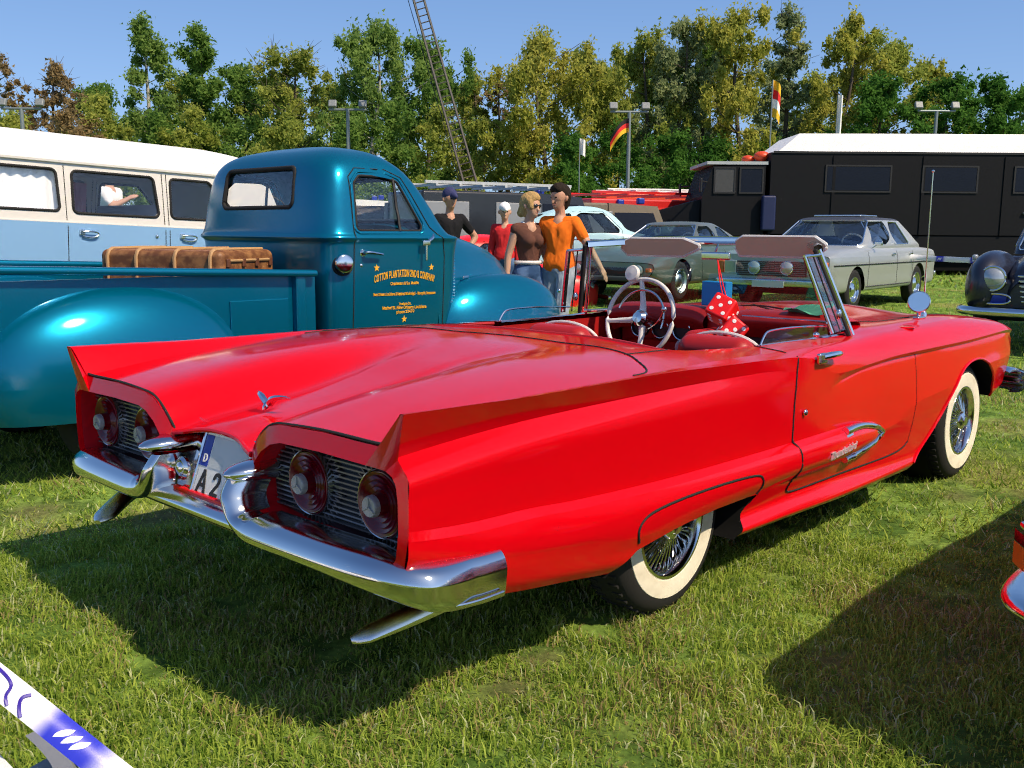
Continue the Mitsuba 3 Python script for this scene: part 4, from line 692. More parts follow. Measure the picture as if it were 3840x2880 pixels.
for x0, x1 in ((1.05, 1.20), (1.62, 1.80)): put(V_ + '__curtain', grid(np.array([[(x, .78 - .12 * (z - 1.16) + .01 * math.sin(x * 90), z) for z in cz] for x in np.linspace(x0, x1, 16)])), 'curtain_pink')
put(V_ + '__front_panel', cat([TM(np.vstack([np.array([(3.28, -r_[-1][1], r_[-1][2]) for r_ in VR]), np.array([(3.28, r_[-1][1], r_[-1][2]) for r_ in VR])[::-1], [(3.30, 0, 1.0)]]), [(i, (i + 1) % (2 * len(VR)), 2 * len(VR)) for i in range(2 * len(VR))])]), 'van_white')
put(V_ + '__rear_panel', cat([TM(np.vstack([np.array([(-1.15, -r_[0][1], r_[0][2]) for r_ in VR]), np.array([(-1.15, r_[0][1], r_[0][2]) for r_ in VR])[::-1], [(-1.16, 0, 1.0)]]), [((i + 1) % (2 * len(VR)), i, 2 * len(VR)) for i in range(2 * len(VR))])]), 'van_white')
FRAME.pop()
# ================================================================ people
def cloth(key, c, f=14, s=.02):
    c = c if isinstance(c, dict) else rgb(c)
    mat(key, {'type': 'bumpmap', 'arbitrary': proc(lambda p, n, uv: fbm(p.x * f + 2 * noise(p.z * 5, p.x * 4), p.y * f, p.z * f * .6, 3), eps=4e-3), 'scale': s, 'bsdf': {'type': 'principled', 'base_color': c, 'roughness': .9, 'specular': .2}})
pr('lips', (.40, .16, .12), .5); pr('skin', (.52, .30, .20), .55, 0, .35); pr('skin_tan', (.47, .25, .16), .55, 0, .35); cloth('hair_blond', (.42, .27, .11), 45, .012); cloth('hair_dark', (.02, .014, .01), 45, .012); cloth('hair_grey', (.5, .48, .46), 45, .012)
cloth('cloth_brown', (.115, .05, .035)); cloth('cloth_orange', (.78, .16, .012)); cloth('cloth_black', (.012, .012, .014)); cloth('cloth_red', (.55, .025, .03))
cloth('cloth_white', (.78, .78, .78)); cloth('cloth_navy', (.03, .045, .10)); pr('cloth_blue', (.10, .16, .26), .85)
def denim(a, b): return proc(lambda p, n, uv: mix(a, b, smoothstep(.3, .75, fbm(p.x * 9, p.y * 9, p.z * 5, 3))))
cloth('jeans', denim((.03, .07, .16), (.11, .19, .34)), 18); cloth('jeans_light', denim((.16, .22, .28), (.33, .40, .46)), 18); pr('cap_blue', (.025, .03, .10), .8); pr('belt_white', (.75, .70, .66), .6)
def bones(segs, ref=.022, it=8):
    S_ = trimesh.creation.icosphere(1, 1.0).vertices * 1.04; ms = []
    for a, ra, b, rb in segs: ms.append(m3.Manifold.hull_points(np.vstack([S_ * ra + a, S_ * rb + b]).astype(np.float32)))
    m = m3.Manifold.batch_boolean(ms, m3.OpType.Add).refine_to_length(ref); t = from_m(m); t.merge_vertices()
    trimesh.smoothing.filter_taubin(t, lamb=.5, nu=.53, iterations=it); return t
A3 = lambda *q: np.array(q, float)
STAND = dict(pel=A3(0,0,.95), wai=A3(0,0,1.10), che=A3(.0,0,1.30), nek=A3(-.01,0,1.46), hed=A3(.015,0,1.615),
             shL=A3(0,.165,1.39), elL=A3(-.02,.22,1.12), wrL=A3(.05,.23,.88), shR=A3(0,-.165,1.39), elR=A3(-.02,-.22,1.12), wrR=A3(.05,-.23,.88),
             hiL=A3(0,.085,.92), knL=A3(.02,.095,.50), anL=A3(-.02,.10,.08), hiR=A3(0,-.085,.92), knR=A3(.02,-.095,.50), anR=A3(-.02,-.10,.08))
def person(label, pos, heading, H, pose, out, group=None, turn=0, detail=1, female=False):
    k = thing('person', label, 'person', group); J = {**STAND, **{q: A3(*v) for q, v in pose.items()}}
    FRAME.append(tr(*pos) @ rot('z', heading) @ sc(H / 1.75, H / 1.75 * .9, H / 1.75)); ref = .034 if detail else .07
    w = .9 if female else 1.0; seg = []
    tor = [(J['pel'] + [0, .05, 0], .105, J['pel'] - [0, .05, 0], .105), (J['pel'], .12, J['wai'], .104 * w), (J['wai'], .104 * w, J['che'] + [.0, .045, 0], .108 * w), (J['wai'], .104 * w, J['che'] - [0, .045, 0], .108 * w), (J['che'] + [0, .045, 0], .108 * w, J['shL'] - [0, .04, .03], .062), (J['che'] - [0, .045, 0], .108 * w, J['shR'] + [0, .04, -.03], .062), (J['shL'] - [0, .03, .01], .055, J['shR'] + [0, .03, -.01], .055), (J['nek'] - [0, 0, .03], .055, J['che'] + [0, 0, .08], .09)]
    if female: tor += [(J['che'] + [.075, .06, -.03], .062, J['che'] + [.03, .05, -.06], .07), (J['che'] + [.075, -.06, -.03], .062, J['che'] + [.03, -.05, -.06], .07)]
    arms, hands = [], []
    for s in 'LR':
        sh, el, wr = J['sh' + s], J['el' + s], J['wr' + s]; arms += [(sh, .056 * w, el, .042 * w), (el, .042 * w, wr, .028)]
        d = (wr - el) / np.linalg.norm(wr - el); side_ = np.cross(d, A3(1, 0, 0)); side_ /= np.linalg.norm(side_) + 1e-9; fw = np.cross(side_, d); pc = wr + d * .055
        hands += [(wr, .026, pc, .030), (pc - fw * .018, .022, pc + fw * .018 + d * .01, .022)]
        for i, (o, l) in enumerate(((-.028, .055), (-.010, .068), (.010, .066), (.028, .05))):
            b = pc + fw * o + d * .02; m_ = b + d * l * .55 + side_ * .004; e = m_ + d * l * .4 + side_ * .014 ; hands += [(b, .010, m_, .009), (m_, .009, e, .0075)]
        hands += [(wr + d * .03 + fw * .022, .012, wr + d * .065 + fw * .048, .010), (wr + d * .065 + fw * .048, .010, wr + d * .095 + fw * .05, .008)]
    legs = []
    for s in 'LR': legs += [(J['hi' + s], .098 * (1.02 if female else 1), J['kn' + s], .060), (J['kn' + s], .060, J['an' + s], .040)]
    feet = [(J['an' + s] - [.02, 0, .03], .042, J['an' + s] + [.15, 0, -.045], .034) for s in 'LR']
    h = J['hed']; R_ = rot('z', turn)[:3, :3]; hp = lambda *q: h + R_ @ A3(*q)
    head = [(hp(-.015, 0, .035), .092, hp(.015, 0, .02), .088), (hp(.01, 0, .01), .085, hp(.032, 0, -.075), .050), (hp(.075, 0, -.005), .012, hp(.102, 0, -.035), .015), (hp(.06, 0, -.06), .03, hp(.07, 0, -.075), .022), (hp(-.005, .09, -.01), .016, hp(-.01, .095, .01), .018), (hp(-.005, -.09, -.01), .016, hp(-.01, -.095, .01), .018), (J['nek'] - [0, 0, .03], .052, h - [0, 0, .07], .05)]
    put(k + '__body', bones(tor + arms + hands + legs + feet + head, ref, 5), out.get('skin', 'skin'), smooth=True)
    up = lambda L, d: [(a, ra + d, b, rb + d) for a, ra, b, rb in L]
    sl = []
    for s in 'LR':
        sh, el = J['sh' + s], J['el' + s]; f = out.get('sleeve', .6)
        if f: sl.append((sh - [0, 0, .006], .069 * w, sh + (el - sh) * f, .057 * w))
        if f > 1: sl.append((el, .052, J['wr' + s], .038))
    hem = [] if female else [(J['pel'] + [.005, y_, .04], .128, J['wai'] + [0, y_ * .8, 0], .112) for y_ in (.05, 0, -.05)]
    put(k + '__shirt', bones(up([t for t in tor[2:7] + tor[8:]], .015) + sl + hem, ref, 6), out['top'], smooth=True)
    put(k + '__trousers', bones(up(legs, .012) + up(tor[:1], .014) + [(J['pel'], .128, J['pel'] + [0, 0, .06], .122)], ref, 5), out['legs'], smooth=True)
    put(k + '__shoes', bones(up(feet, .012), ref, 3), out.get('shoes', 'cloth_black'), smooth=True)
    if out.get('hair') and not out.get('cap'):
        hs = [(hp(-.025, 0, .05), .096, hp(-.03, 0, .03), .098), (hp(.0, 0, .085), .070, hp(.055, 0, .095), .050), (hp(.058, .035, .085), .040, hp(.058, -.035, .085), .040), (hp(-.05, 0, -.02), .075, hp(-.05, 0, -.05), .06)]
        if female: hs += [(hp(-.09, 0, -.02), .055, hp(-.12, 0, -.06), .045), (hp(.02, .06, .06), .05, hp(.05, .07, .0), .03), (hp(.02, -.06, .06), .05, hp(.05, -.07, .0), .03)]
        put(k + '__hair', bones(hs, ref, 4), out['hair'], smooth=True)
    if out.get('cap'): put(k + '__cap', bones([(hp(-.015, 0, .06), .098, hp(.0, 0, .06), .096), (hp(.08, 0, .05), .05, hp(.15, 0, .035), .03)], ref, 3), out['cap'], smooth=True)
    if out.get('glasses'): put(k + '__sunglasses', cat([ell(hp(.088, y, .008), (.014, .028, .02), 2) for y in (.034, -.034)] + [tube([hp(.08, s * .06, .012), hp(-.01, s * .098, .015)], .004, 5) for s in (1, -1)] + [tube([hp(.1, .02, .012), hp(.1, -.02, .012)], .004, 5)]), 'gloss_black')
    else: put(k + '__eyes', cat([ell(hp(.088, y, .010), (.009, .014, .009), 1) for y in (.033, -.033)]), 'hair_dark')
    if detail: put(k + '__mouth', tube([hp(.085, .022, -.058), hp(.094, 0, -.060), hp(.085, -.022, -.058)], .0042, 5), 'lips')
    if out.get('belt'):
        a = np.linspace(0, 2 * PI, 40, endpoint=False); put(k + '__belt', tube(np.stack([J['pel'][0] + .118 * np.cos(a), J['pel'][1] + .150 * np.sin(a), np.full(40, J['pel'][2] + .105)], 1), .020, 6, closed=True), out['belt'])
    if out.get('collar'): put(k + '__collar', bones([(J['nek'] + [.06, .0, -.09], .02, J['nek'] + [.0, s * .075, -.02], .025) for s in (1, -1)], .02, 2), out['collar'], smooth=True)
    FRAME.pop(); return k
def gpos(x, y, dz=0): return (x, y, float(ground_z(x, y)) + dz)
TOCAM = math.degrees(math.atan2(CAM[1] - 3.6, CAM[0] - 4.3))
person('woman in brown sleeveless top and blue jeans, holding hands with the man in orange', gpos(4.26, 3.74), TOCAM + 32, 1.69,
       dict(hed=(.03, 0, 1.61), elL=(-.03, .235, 1.13), wrL=(.06, .30, .93), elR=(-.05, -.235, 1.12), wrR=(-.02, -.27, .86), knL=(.10, .09, .52), anL=(-.08, .09, .12), knR=(.06, -.09, .50), anR=(.20, -.08, .08)),
       dict(top='cloth_brown', sleeve=0.12, legs='jeans', hair='hair_blond', glasses=1, belt='belt_white', collar='cloth_white'), 'couple walking hand in hand', turn=24, female=True)
person('dark-haired man in orange t-shirt and pale jeans, holding hands with the woman in brown', gpos(4.45, 3.50), TOCAM - 20, 1.77,
       dict(elR=(-.02, -.25, 1.12), wrR=(.06, -.30, .90), elL=(.02, .33, 1.17), wrL=(.10, .50, .96), knL=(.16, .09, .52), anL=(.05, .10, .10), knR=(-.02, -.09, .50), anR=(-.22, -.10, .12)),
       dict(top='cloth_orange', sleeve=.62, legs='jeans_light', hair='hair_dark', skin='skin_tan'), 'couple walking hand in hand', turn=-26)
person('man in black t-shirt and dark blue cap, hand on hip, behind the teal pickup bonnet', gpos(5.52, 6.20), TOCAM + 25, 1.78,
       dict(elL=(-.06, .40, 1.17), wrL=(.05, .24, 1.0)), dict(top='cloth_black', sleeve=.6, legs='jeans', cap='cap_blue', skin='skin_tan'), turn=10)
person('person in white cap and red shirt standing behind the walking couple', gpos(6.75, 6.42), TOCAM - 10, 1.62, dict(), dict(top='cloth_red', sleeve=1.2, legs='jeans', cap='cloth_white'), turn=20, detail=0)
# two people beyond the van, seen through its windows
person('grey-haired person in white shirt seen through the camper van middle window', (2.95, 9.9, .42), -60, 1.80, dict(elR=(.15, -.2, 1.2), wrR=(.28, -.05, 1.3)), dict(top='cloth_white', sleeve=.7, legs='jeans', hair='hair_grey'), turn=-40, detail=0)
person('person in dark blue shirt and red cap, seen through the camper van front window', (3.95, 9.5, .42), -80, 1.80, dict(elR=(.2, -.2, 1.25), wrR=(.25, -.05, 1.48), elL=(.15, .25, 1.12), wrL=(.3, .15, 1.3)), dict(top='cloth_navy', sleeve=.6, legs='jeans', cap='cloth_red'), turn=30, detail=0)
for x, y, hd_, top_, lab in ((18.6, 14.35, -100, 'cloth_white', 'person in white shirt before the red fire engine, left of the other one there'), (19.1, 14.0, -60, 'cloth_white', 'person in white top before the red fire engine, right of the other one there'), (30.6, 23.4, -140, 'cloth_red', 'distant person in red shirt and orange cap standing by the pale van roofs')):
    person(lab, gpos(x, y), hd_, 1.76, dict(), dict(top=top_, sleeve=.6, legs='jeans', **({'cap': 'cloth_orange'} if top_ == 'cloth_red' else {'hair': 'hair_blond'})), detail=0)
# ================================================================ the other cars
pr('silver', (.45, .48, .47), .3, .55, .5, clearcoat=1.0, clearcoat_gloss=.95); pr('vinyl_black', (.035, .04, .055), .5); pr('coupe_grey', (.20, .235, .215), .28, .6, .5, clearcoat=1.0); pr('pale_blue', (.40, .62, .66), .3, 0, .5, clearcoat=.8)
pr('midnight', (.008, .010, .022), .2, 0, .5, clearcoat=1.0); pr('grille_brown', (.05, .035, .032), .5); pr('cabin_dark', (.03, .03, .034), .8); scene['mat_car_glass'] = {'type': 'thindielectric', 'int_ior': 1.55, 'specular_transmittance': rgb((.50, .56, .58))}; pr('lamp_glass', (.42, .46, .48), .10, .5, .5, clearcoat=1.0); pr('pearl_white', (.62, .61, .63), .25, 0, .5, clearcoat=1.0); pr('dark_grey', (.05, .052, .055), .6)
def pose(x, y, head, dz=0, pitch=0): return tr(x, y, float(ground_z(x, y)) + dz) @ rot('z', head) @ rot('y', pitch)
def glasspatch(key, loop, inset, seal=None, r=.012, glass='car_glass'):
    g_ = np.asarray(loop) + inset; k = put(key, TM(np.vstack([g_, g_.mean(0)]), [(j, (j + 1) % len(g_), len(g_)) for j in range(len(g_))]), glass, smooth=False)
    if seal: put(k + '__frame', tube(np.asarray(loop), r, 6, closed=True), seal)
    return k
def greenhouse(prefix, body_m, roof_m, st, hw, zb, zr, sides, nx=80, roofsplit=None):
    """st: x of rear glass base, rear roof, front roof, windscreen base; hw: (belt, roof) half widths; windows cut on all sides."""
    x0, x1, x2, x3 = st; wb, wr = hw
    L_ = [(zb, x0, x3, wb, 7), (zb + .04, x0 + .02, x3 - .03, wb, 7)]
    for t in (.25, .5, .75, .92): L_.append((zb + .04 + (zr - zb - .09) * t, x0 + .02 + (x1 - x0 - .05) * t, x3 - .03 + (x2 - x3 + .08) * t, wb + (wr - wb) * t ** 1.3, 6.5))
    L_ += [(zr - .045, x1 - .03, x2 + .05, wr - .005, 6), (zr - .018, x1 + .05, x2 - .03, wr - .06, 5), (zr, x1 + .35, x2 - .3, wr * .55, 3), (zr + .008, (x1 + x2) / 2 - .01, (x1 + x2) / 2 + .01, .01, 2)]
    A_ = np.array(L_); zq = np.r_[np.linspace(zb, zr - .06, 40), np.linspace(zr - .055, zr + .008, 16)]; pv_ = PchipInterpolator(A_[:, 0], A_[:, 1:])(zq); th_ = np.linspace(0, 2 * PI, 181); G_ = []
    for z, (a0, a1, w, n) in zip(zq, pv_):
        c_, s_ = sup(th_, n); G_.append(np.stack([(a0 + a1) / 2 + (a1 - a0) / 2 * c_, w * s_, np.full_like(c_, z)], -1))
    S = strip_surface(np.array(G_)); S = (S[0], S[1][:, ::-1], -S[2]) if ((S[0] - [(x0 + x3) / 2, 0, zb]) * S[2]).sum(1).mean() < 0 else S
    full = S
    for s in (-1, 1):
        for poly in sides:
            S = clip(S, np.where(S[2][:, 1] * s > .35, sdf_poly(S[0][:, [0, 2]], rounded(poly, .025)), 1.0))[1]
            q = project(full, np.array([(x, 0, z) for x, z in rounded(poly, .025)]), .0, 1, s); glasspatch(prefix + '__side_window', q, [0, -s * .008, 0], 'chrome', .008)
    wp = rounded([(-wb + .10, zb + .05), (-wr + .07, zr - .06), (wr - .07, zr - .06), (wb - .10, zb + .05)], .04)
    for sg, nm in ((1, 'windscreen'), (-1, 'rear_window')):
        S = clip(S, np.where(S[2][:, 0] * sg > .25, sdf_poly(S[0][:, [1, 2]], wp), 1.0))[1]
        q = project(full, np.array([(0, y, z) for y, z in wp]), .0, 0, sg); glasspatch(prefix + '__' + nm, q, [-sg * .01, 0, -.004], 'chrome', .011)
    if roofsplit: a_, b_ = clip(S, roofsplit - S[0][:, 2]); put_s(prefix + '__roof', a_, roof_m); put_s(prefix + '__pillars', b_, body_m)
    else: put_s(prefix + '__roof', S, roof_m)
    m_ = (x0 + x3) / 2
    put(prefix + '__seats', cat([rbox(x1 + .25, 0, zb - .1, .15, wb * 1.5, .5, .06)] + [rbox(x2 - .55, s * .36, zb - .08, .14, .5, .55, .06) for s in (-1, 1)]), 'cabin_dark'); put(prefix + '__cabin_floor', box(m_, 0, zb - .12, (x3 - x0) * .9, wb * 1.8, .02), 'cabin_dark')
    put(prefix + '__steering_wheel', xf(tube(circ(.19, n=32), .014, 6, closed=True), tr(x2 - .02, .36, zb + .06) @ rot('y', 25)), 'ivory')
def lower_body(prefix, m, rows, xs_, creases, arches, R, belt=None):
    S = shell(rows, xs_, creases, sub=5); S0_ = S
    for ax_, zc in arches:
        a = np.linspace(-.15, PI + .15, 20); pg = np.c_[ax_ + R * np.cos(a), zc + R * np.sin(a)]; pg = np.vstack([pg, [(ax_ - R, -.3), (ax_ + R, -.3)]])
        S = clip(S, np.where(S[0][:, 1] < -.45, sdf_poly(S[0][:, [0, 2]], pg), 1.0))[1]
    J_ = join([S, smirror(S)]); put_s(prefix + '__body', J_, m)
    for e, i in ((xs_[0], 0), (xs_[-1], -1)):
        pts = np.array([(e, -r_[i][1], r_[i][2]) for r_ in rows]); lp = np.vstack([pts, (pts * [1, -1, 1])[::-1]]); put(prefix + ('__tail_panel' if i == 0 else '__nose_panel'), TM(np.vstack([lp, lp.mean(0)]), [((j, (j + 1) % len(lp), len(lp)) if i else ((j + 1) % len(lp), j, len(lp))) for j in range(len(lp))]), m)
    return S0_
# ---------------- silver saloon
K = thing('saloon_car', 'silver four-door saloon car with black vinyl roof, parked facing the red convertible', 'car')
FRAME.append(pose(12.81, 4.52, 183, .02))
rowsA = [[(-2.42,.62,.36),(-2.2,.78,.30),(2.1,.78,.28),(2.44,.66,.40)],[(-2.44,.74,.46),(-2.2,.90,.34),(2.1,.90,.32),(2.46,.80,.44)],[(-2.45,.80,.60),(-2.2,.915,.55),(2.1,.915,.55),(2.46,.86,.58)],[(-2.46,.82,.72),(-2.2,.92,.71),(2.1,.92,.72),(2.46,.87,.72)],[(-2.46,.81,.80),(-2.2,.91,.82),(2.1,.91,.82),(2.46,.87,.80)],[(-2.45,.78,.86),(-2.2,.86,.90),(-1.2,.86,.93),(1.2,.86,.93),(2.1,.86,.885),(2.44,.83,.83)],[(-2.43,.6,.87),(-2.2,.66,.925),(-1.2,.68,.95),(1.2,.68,.96),(2.1,.68,.915),(2.43,.66,.845)],[(-2.43,0,.87),(-2.2,0,.93),(-1.2,0,.955),(1.2,0,.985),(2.1,0,.935),(2.43,0,.855)]]
xsA = np.linspace(-2.42, 2.42, 130); SA = lower_body(K, 'silver', rowsA, xsA, [4], [(-1.40, .32), (1.45, .32)], .36)
greenhouse(K, 'silver', 'vinyl_black', (-1.95, -1.18, .22, 1.02), (.84, .64), .93, 1.44, [[(-1.02,1.0),(-.82,1.36),(-.34,1.37),(-.34,1.0)],[(-.26,1.0),(-.26,1.37),(.30,1.36),(.62,1.0)]], roofsplit=1.385)
put(K + '__roof_hatch', rbox(-.32, 0, 1.455, .75, .80, .035, .014), 'chrome')
for s in (-1, 1):
    f = (lambda q: q) if s == -1 else mir
    put(K + '__trim_line', f(tube(project(SA, np.array([(x, -.9, .70) for x in np.linspace(-2.3, 2.3, 40)]), .004), .011, 6)), 'black')
    put(K + '__sill_trim', f(tube(project(SA, np.array([(x, -.9, .36) for x in np.linspace(-1.0, 1.05, 20)]), .004), .009, 6)), 'dark_grey')
    for x in (-1.06, -.30, .98): put(K + '__shut_line', f(gap(SA, [(x, -.9, z) for z in (.36, .6, .9)], r=.004, curve=False)), 'black')
    for x in (-.10, -.92): put(K + '__door_handle', f(rbox(x, -.925, .845, .13, .025, .03, .008)), 'chrome')
    for x in (-1.40, 1.45): wheel(K, (x, s * .80, .32), s, R=.32, rim=.19, ww=(.19, .19), width=.18, n=28)
    put(K + '__wing_mirror', f(cat([tube([(.72, -.86, .95), (.70, -.93, 1.0)], .008, 6), rbox(.70, -.95, 1.02, .03, .12, .07, .02)])), 'chrome')
    k = put(K + '__headlight', f(rbox(2.455, -.66, .655, .03, .20, .20, .012)), 'lamp_glass'); put(k + '__turn_lens', f(rbox(2.44, -.82, .655, .04, .09, .19, .012)), 'orange_lens')
    put(K + '__fog_lamp', f(xf(lathe([(.001, .05), (.05, .045), (.085, .02), (.095, .0), (.08, -.05)], 24, 'x'), tr(2.475, -.26, .655))), 'lamp_glass'); put(K + '__fog_lamp_ring', f(xf(tube(circ(.095, n=28), .010, 6, closed=True), tr(2.475, -.26, .655))), 'chrome')
put(K + '__grille', rbox(2.445, 0, .64, .02, 1.10, .22, .008), 'grille_brown')
for i in range(7): put(K + '__grille_bar', box(2.46, 0, .56 + i * .027, .012, 1.08, .006), 'steel_grey', smooth=False)
put(K + '__front_bumper', cat([rbox(2.50, 0, .44, .07, 1.72, .11, .03)]), 'chrome', smooth=50); put(K + '__rear_bumper', rbox(-2.50, 0, .47, .08, 1.74, .10, .03), 'chrome'); put(K + '__licence_plate', box(2.545, 0, .42, .008, .5, .10), 'plate_white')
put(K + '__underbody', box(0, 0, .34, 4.2, 1.25, .16), 'underbody')
FRAME.pop()
# ---------------- grey coupe
K = thing('coupe_car', 'low grey-green coupe with long bonnet, parked left of the silver saloon', 'car')
FRAME.append(pose(11.79, 7.13, 187, .07))
rowsB = [[(-2.15,.60,.34),(-1.9,.74,.26),(1.8,.74,.24),(2.18,.62,.34)],[(-2.18,.74,.46),(-1.9,.86,.32),(1.8,.86,.30),(2.2,.76,.42)],[(-2.2,.78,.60),(-1.9,.885,.55),(1.8,.885,.52),(2.22,.82,.52)],[(-2.2,.77,.70),(-1.9,.87,.74),(.5,.87,.74),(1.8,.865,.67),(2.22,.80,.58)],[(-2.18,.72,.76),(-1.9,.80,.83),(-.8,.80,.85),(.6,.80,.84),(1.45,.79,.79),(1.9,.76,.71),(2.2,.72,.60)],[(-2.17,.5,.77),(-1.9,.58,.86),(-.8,.6,.88),(.6,.6,.87),(1.45,.58,.82),(1.9,.55,.73),(2.2,.52,.61)],[(-2.17,0,.77),(-1.9,0,.86),(-.8,0,.885),(.6,0,.89),(1.45,0,.845),(1.9,0,.745),(2.2,0,.615)]]
SB = lower_body(K, 'coupe_grey', rowsB, np.linspace(-2.15, 2.18, 120), [3], [(-1.30, .31), (1.30, .31)], .36)
greenhouse(K, 'coupe_grey', 'coupe_grey', (-1.75, -.72, -.02, .70), (.77, .55), .85, 1.28, [[(-1.05,.92),(-.72,1.18),(-.46,1.21),(-.42,.92)],[(-.34,.92),(-.34,1.21),(.08,1.20),(.38,.92)]])
put(K + '__grille', rbox(2.20, 0, .46, .05, 1.20, .15, .02), 'black'); put(K + '__front_bumper', rbox(2.23, 0, .36, .07, 1.55, .08, .025), 'dark_grey')
for s in (-1, 1):
    f = (lambda q: q) if s == -1 else mir
    put(K + '__headlight', f(xf(lathe([(.001, .03), (.05, .025), (.075, .01), (.08, -.02)], 24, 'x'), tr(2.22, -.56, .50))), 'lamp_glass'); put(K + '__turn_lens', f(rbox(2.20, -.74, .50, .05, .09, .06, .012)), 'orange_lens')
    put(K + '__wing_mirror', f(rbox(.50, -.90, .93, .06, .14, .09, .03)), 'coupe_grey')
    put(K + '__shut_line', f(gap(SB, [(x, -.9, z) for x, z in ((-.40,.84),(-.44,.5),(-.38,.32),(.5,.31),(.58,.6),(.55,.82))], r=.004, curve=False)), 'black')
    for x in (-1.30, 1.30): wheel(K, (x, s * .77, .31), s, R=.315, rim=.2, ww=(.2, .2), width=.19, n=28, cap='brushed')
put(K + '__underbody', box(0, 0, .32, 3.8, 1.2, .16), 'underbody')
FRAME.pop()
# ---------------- pale blue rounded car behind the couple
def rounded_car(label, M, m, group=None):
    K = thing('rounded_car', label, 'car', group); FRAME.append(M)
    Lr = [(.40,-1.75,1.80,.64,4),(.60,-1.85,1.90,.70,3.4),(.80,-1.72,1.75,.70,3.2),(.95,-1.55,1.25,.685,3.6),(1.05,-1.38,.82,.66,4.2),(1.2,-1.12,.66,.63,4.6),(1.34,-.82,.50,.58,4.4),(1.42,-.58,.36,.50,3.8),(1.475,-.32,.16,.34,3),(1.495,-.09,-.05,.01,2)]
    A_ = np.array(Lr); zq = np.r_[np.linspace(.40, 1.40, 60), np.linspace(1.41, 1.495, 16)]; pv_ = PchipInterpolator(A_[:, 0], A_[:, 1:])(zq); th_ = np.linspace(0, 2 * PI, 161); G_ = []
    for z, (a0, a1, w, n) in zip(zq, pv_):
        c_, s_ = sup(th_, n); G_.append(np.stack([(a0 + a1) / 2 + (a1 - a0) / 2 * c_, w * s_, np.full_like(c_, z)], -1))
    S = strip_surface(np.array(G_)); S = (S[0], S[1][:, ::-1], -S[2]) if ((S[0] - [0, 0, .7]) * S[2]).sum(1).mean() < 0 else S
    full = S; sides = [[(-.98,1.02),(-.74,1.27),(-.34,1.35),(-.34,1.0)],[(-.26,1.0),(-.26,1.36),(.26,1.35),(.56,1.06),(.56,1.0)]]
    for s in (-1, 1):
        for poly in sides:
            pr_ = rounded(poly, .04); S = clip(S, np.where(S[2][:, 1] * s > .35, sdf_poly(S[0][:, [0, 2]], pr_), 1.0))[1]
            glasspatch(K + '__side_window', project(full, np.array([(x, 0, z) for x, z in pr_]), 0, 1, s), [0, -s * .008, 0], 'rubber', .010)
        g_ = gap(full, [(x, 0, z) for x, z in ((-.30,.45),(-.30,1.38),(.25,1.39),(.62,1.06),(.62,.45))], r=.005, sign=s, curve=False); put(K + '__shut_line', g_, 'rubber')
        put(K + '__door_handle', rbox(-.18, s * .70, .90, .13, .03, .025, .008), 'chrome'); put(K + '__trim_line', tube(project(full, np.array([(x, 0, .88) for x in np.linspace(-.9, 1.1, 20)]), .004, 1, s), .008, 6), 'chrome')
        for x in (-1.22, 1.18):
            put(K + '__fender', half_open(pontoon((x, s * .62, .50), (.56, .16, .36), 2.3), .30), m, smooth=60); wheel(K, (x, s * .66, .32), s, R=.32, rim=.19, ww=(.19, .19), width=.15, n=28)
        put(K + '__headlight', xf(lathe([(.001, .05), (.05, .045), (.085, .01), (.09, -.04)], 20, 'x'), tr(1.62, s * .62, .66)), 'lamp_glass')
    wp = rounded([(-.46,1.06),(-.42,1.33),(.42,1.33),(.46,1.06)], .05)
    for sg, nm in ((1, 'windscreen'), (-1, 'rear_window')):
        S = clip(S, np.where(S[2][:, 0] * sg > .2, sdf_poly(S[0][:, [1, 2]], wp), 1.0))[1]; glasspatch(K + '__' + nm, project(full, np.array([(0, y, z) for y, z in wp]), 0, 0, sg), [-sg * .01, 0, 0], 'rubber', .012)
    put_s(K + '__body', S, m); put(K + '__seats', cat([rbox(-.75, 0, .95, .14, 1.1, .45, .05)] + [rbox(-.05, s * .3, .95, .12, .45, .5, .05) for s in (-1, 1)]), 'cabin_dark'); put(K + '__cabin_floor', box(-.2, 0, .78, 1.7, 1.2, .02), 'cabin_dark')
    for e in (1.92, -1.90): put(K + '__bumper', rbox(e, 0, .48, .07, 1.45, .08, .025), 'chrome')
    FRAME.pop(); return K
rounded_car('pale blue rounded two-door car behind the walking couple', pose(11.55, 8.95, -40, .12), 'pale_blue')
rounded_car('red-topped small car seen over the bonnet of the teal pickup', pose(8.6, 8.6, -32, -.36), 'bright_red')
# ---------------- dark vintage car, nearest on the right
K = thing('vintage_car', 'dark blue-black vintage car with big round headlamps at the right edge, facing left', 'car')
FRAME.append(pose(10.60, .38, 184, .10))
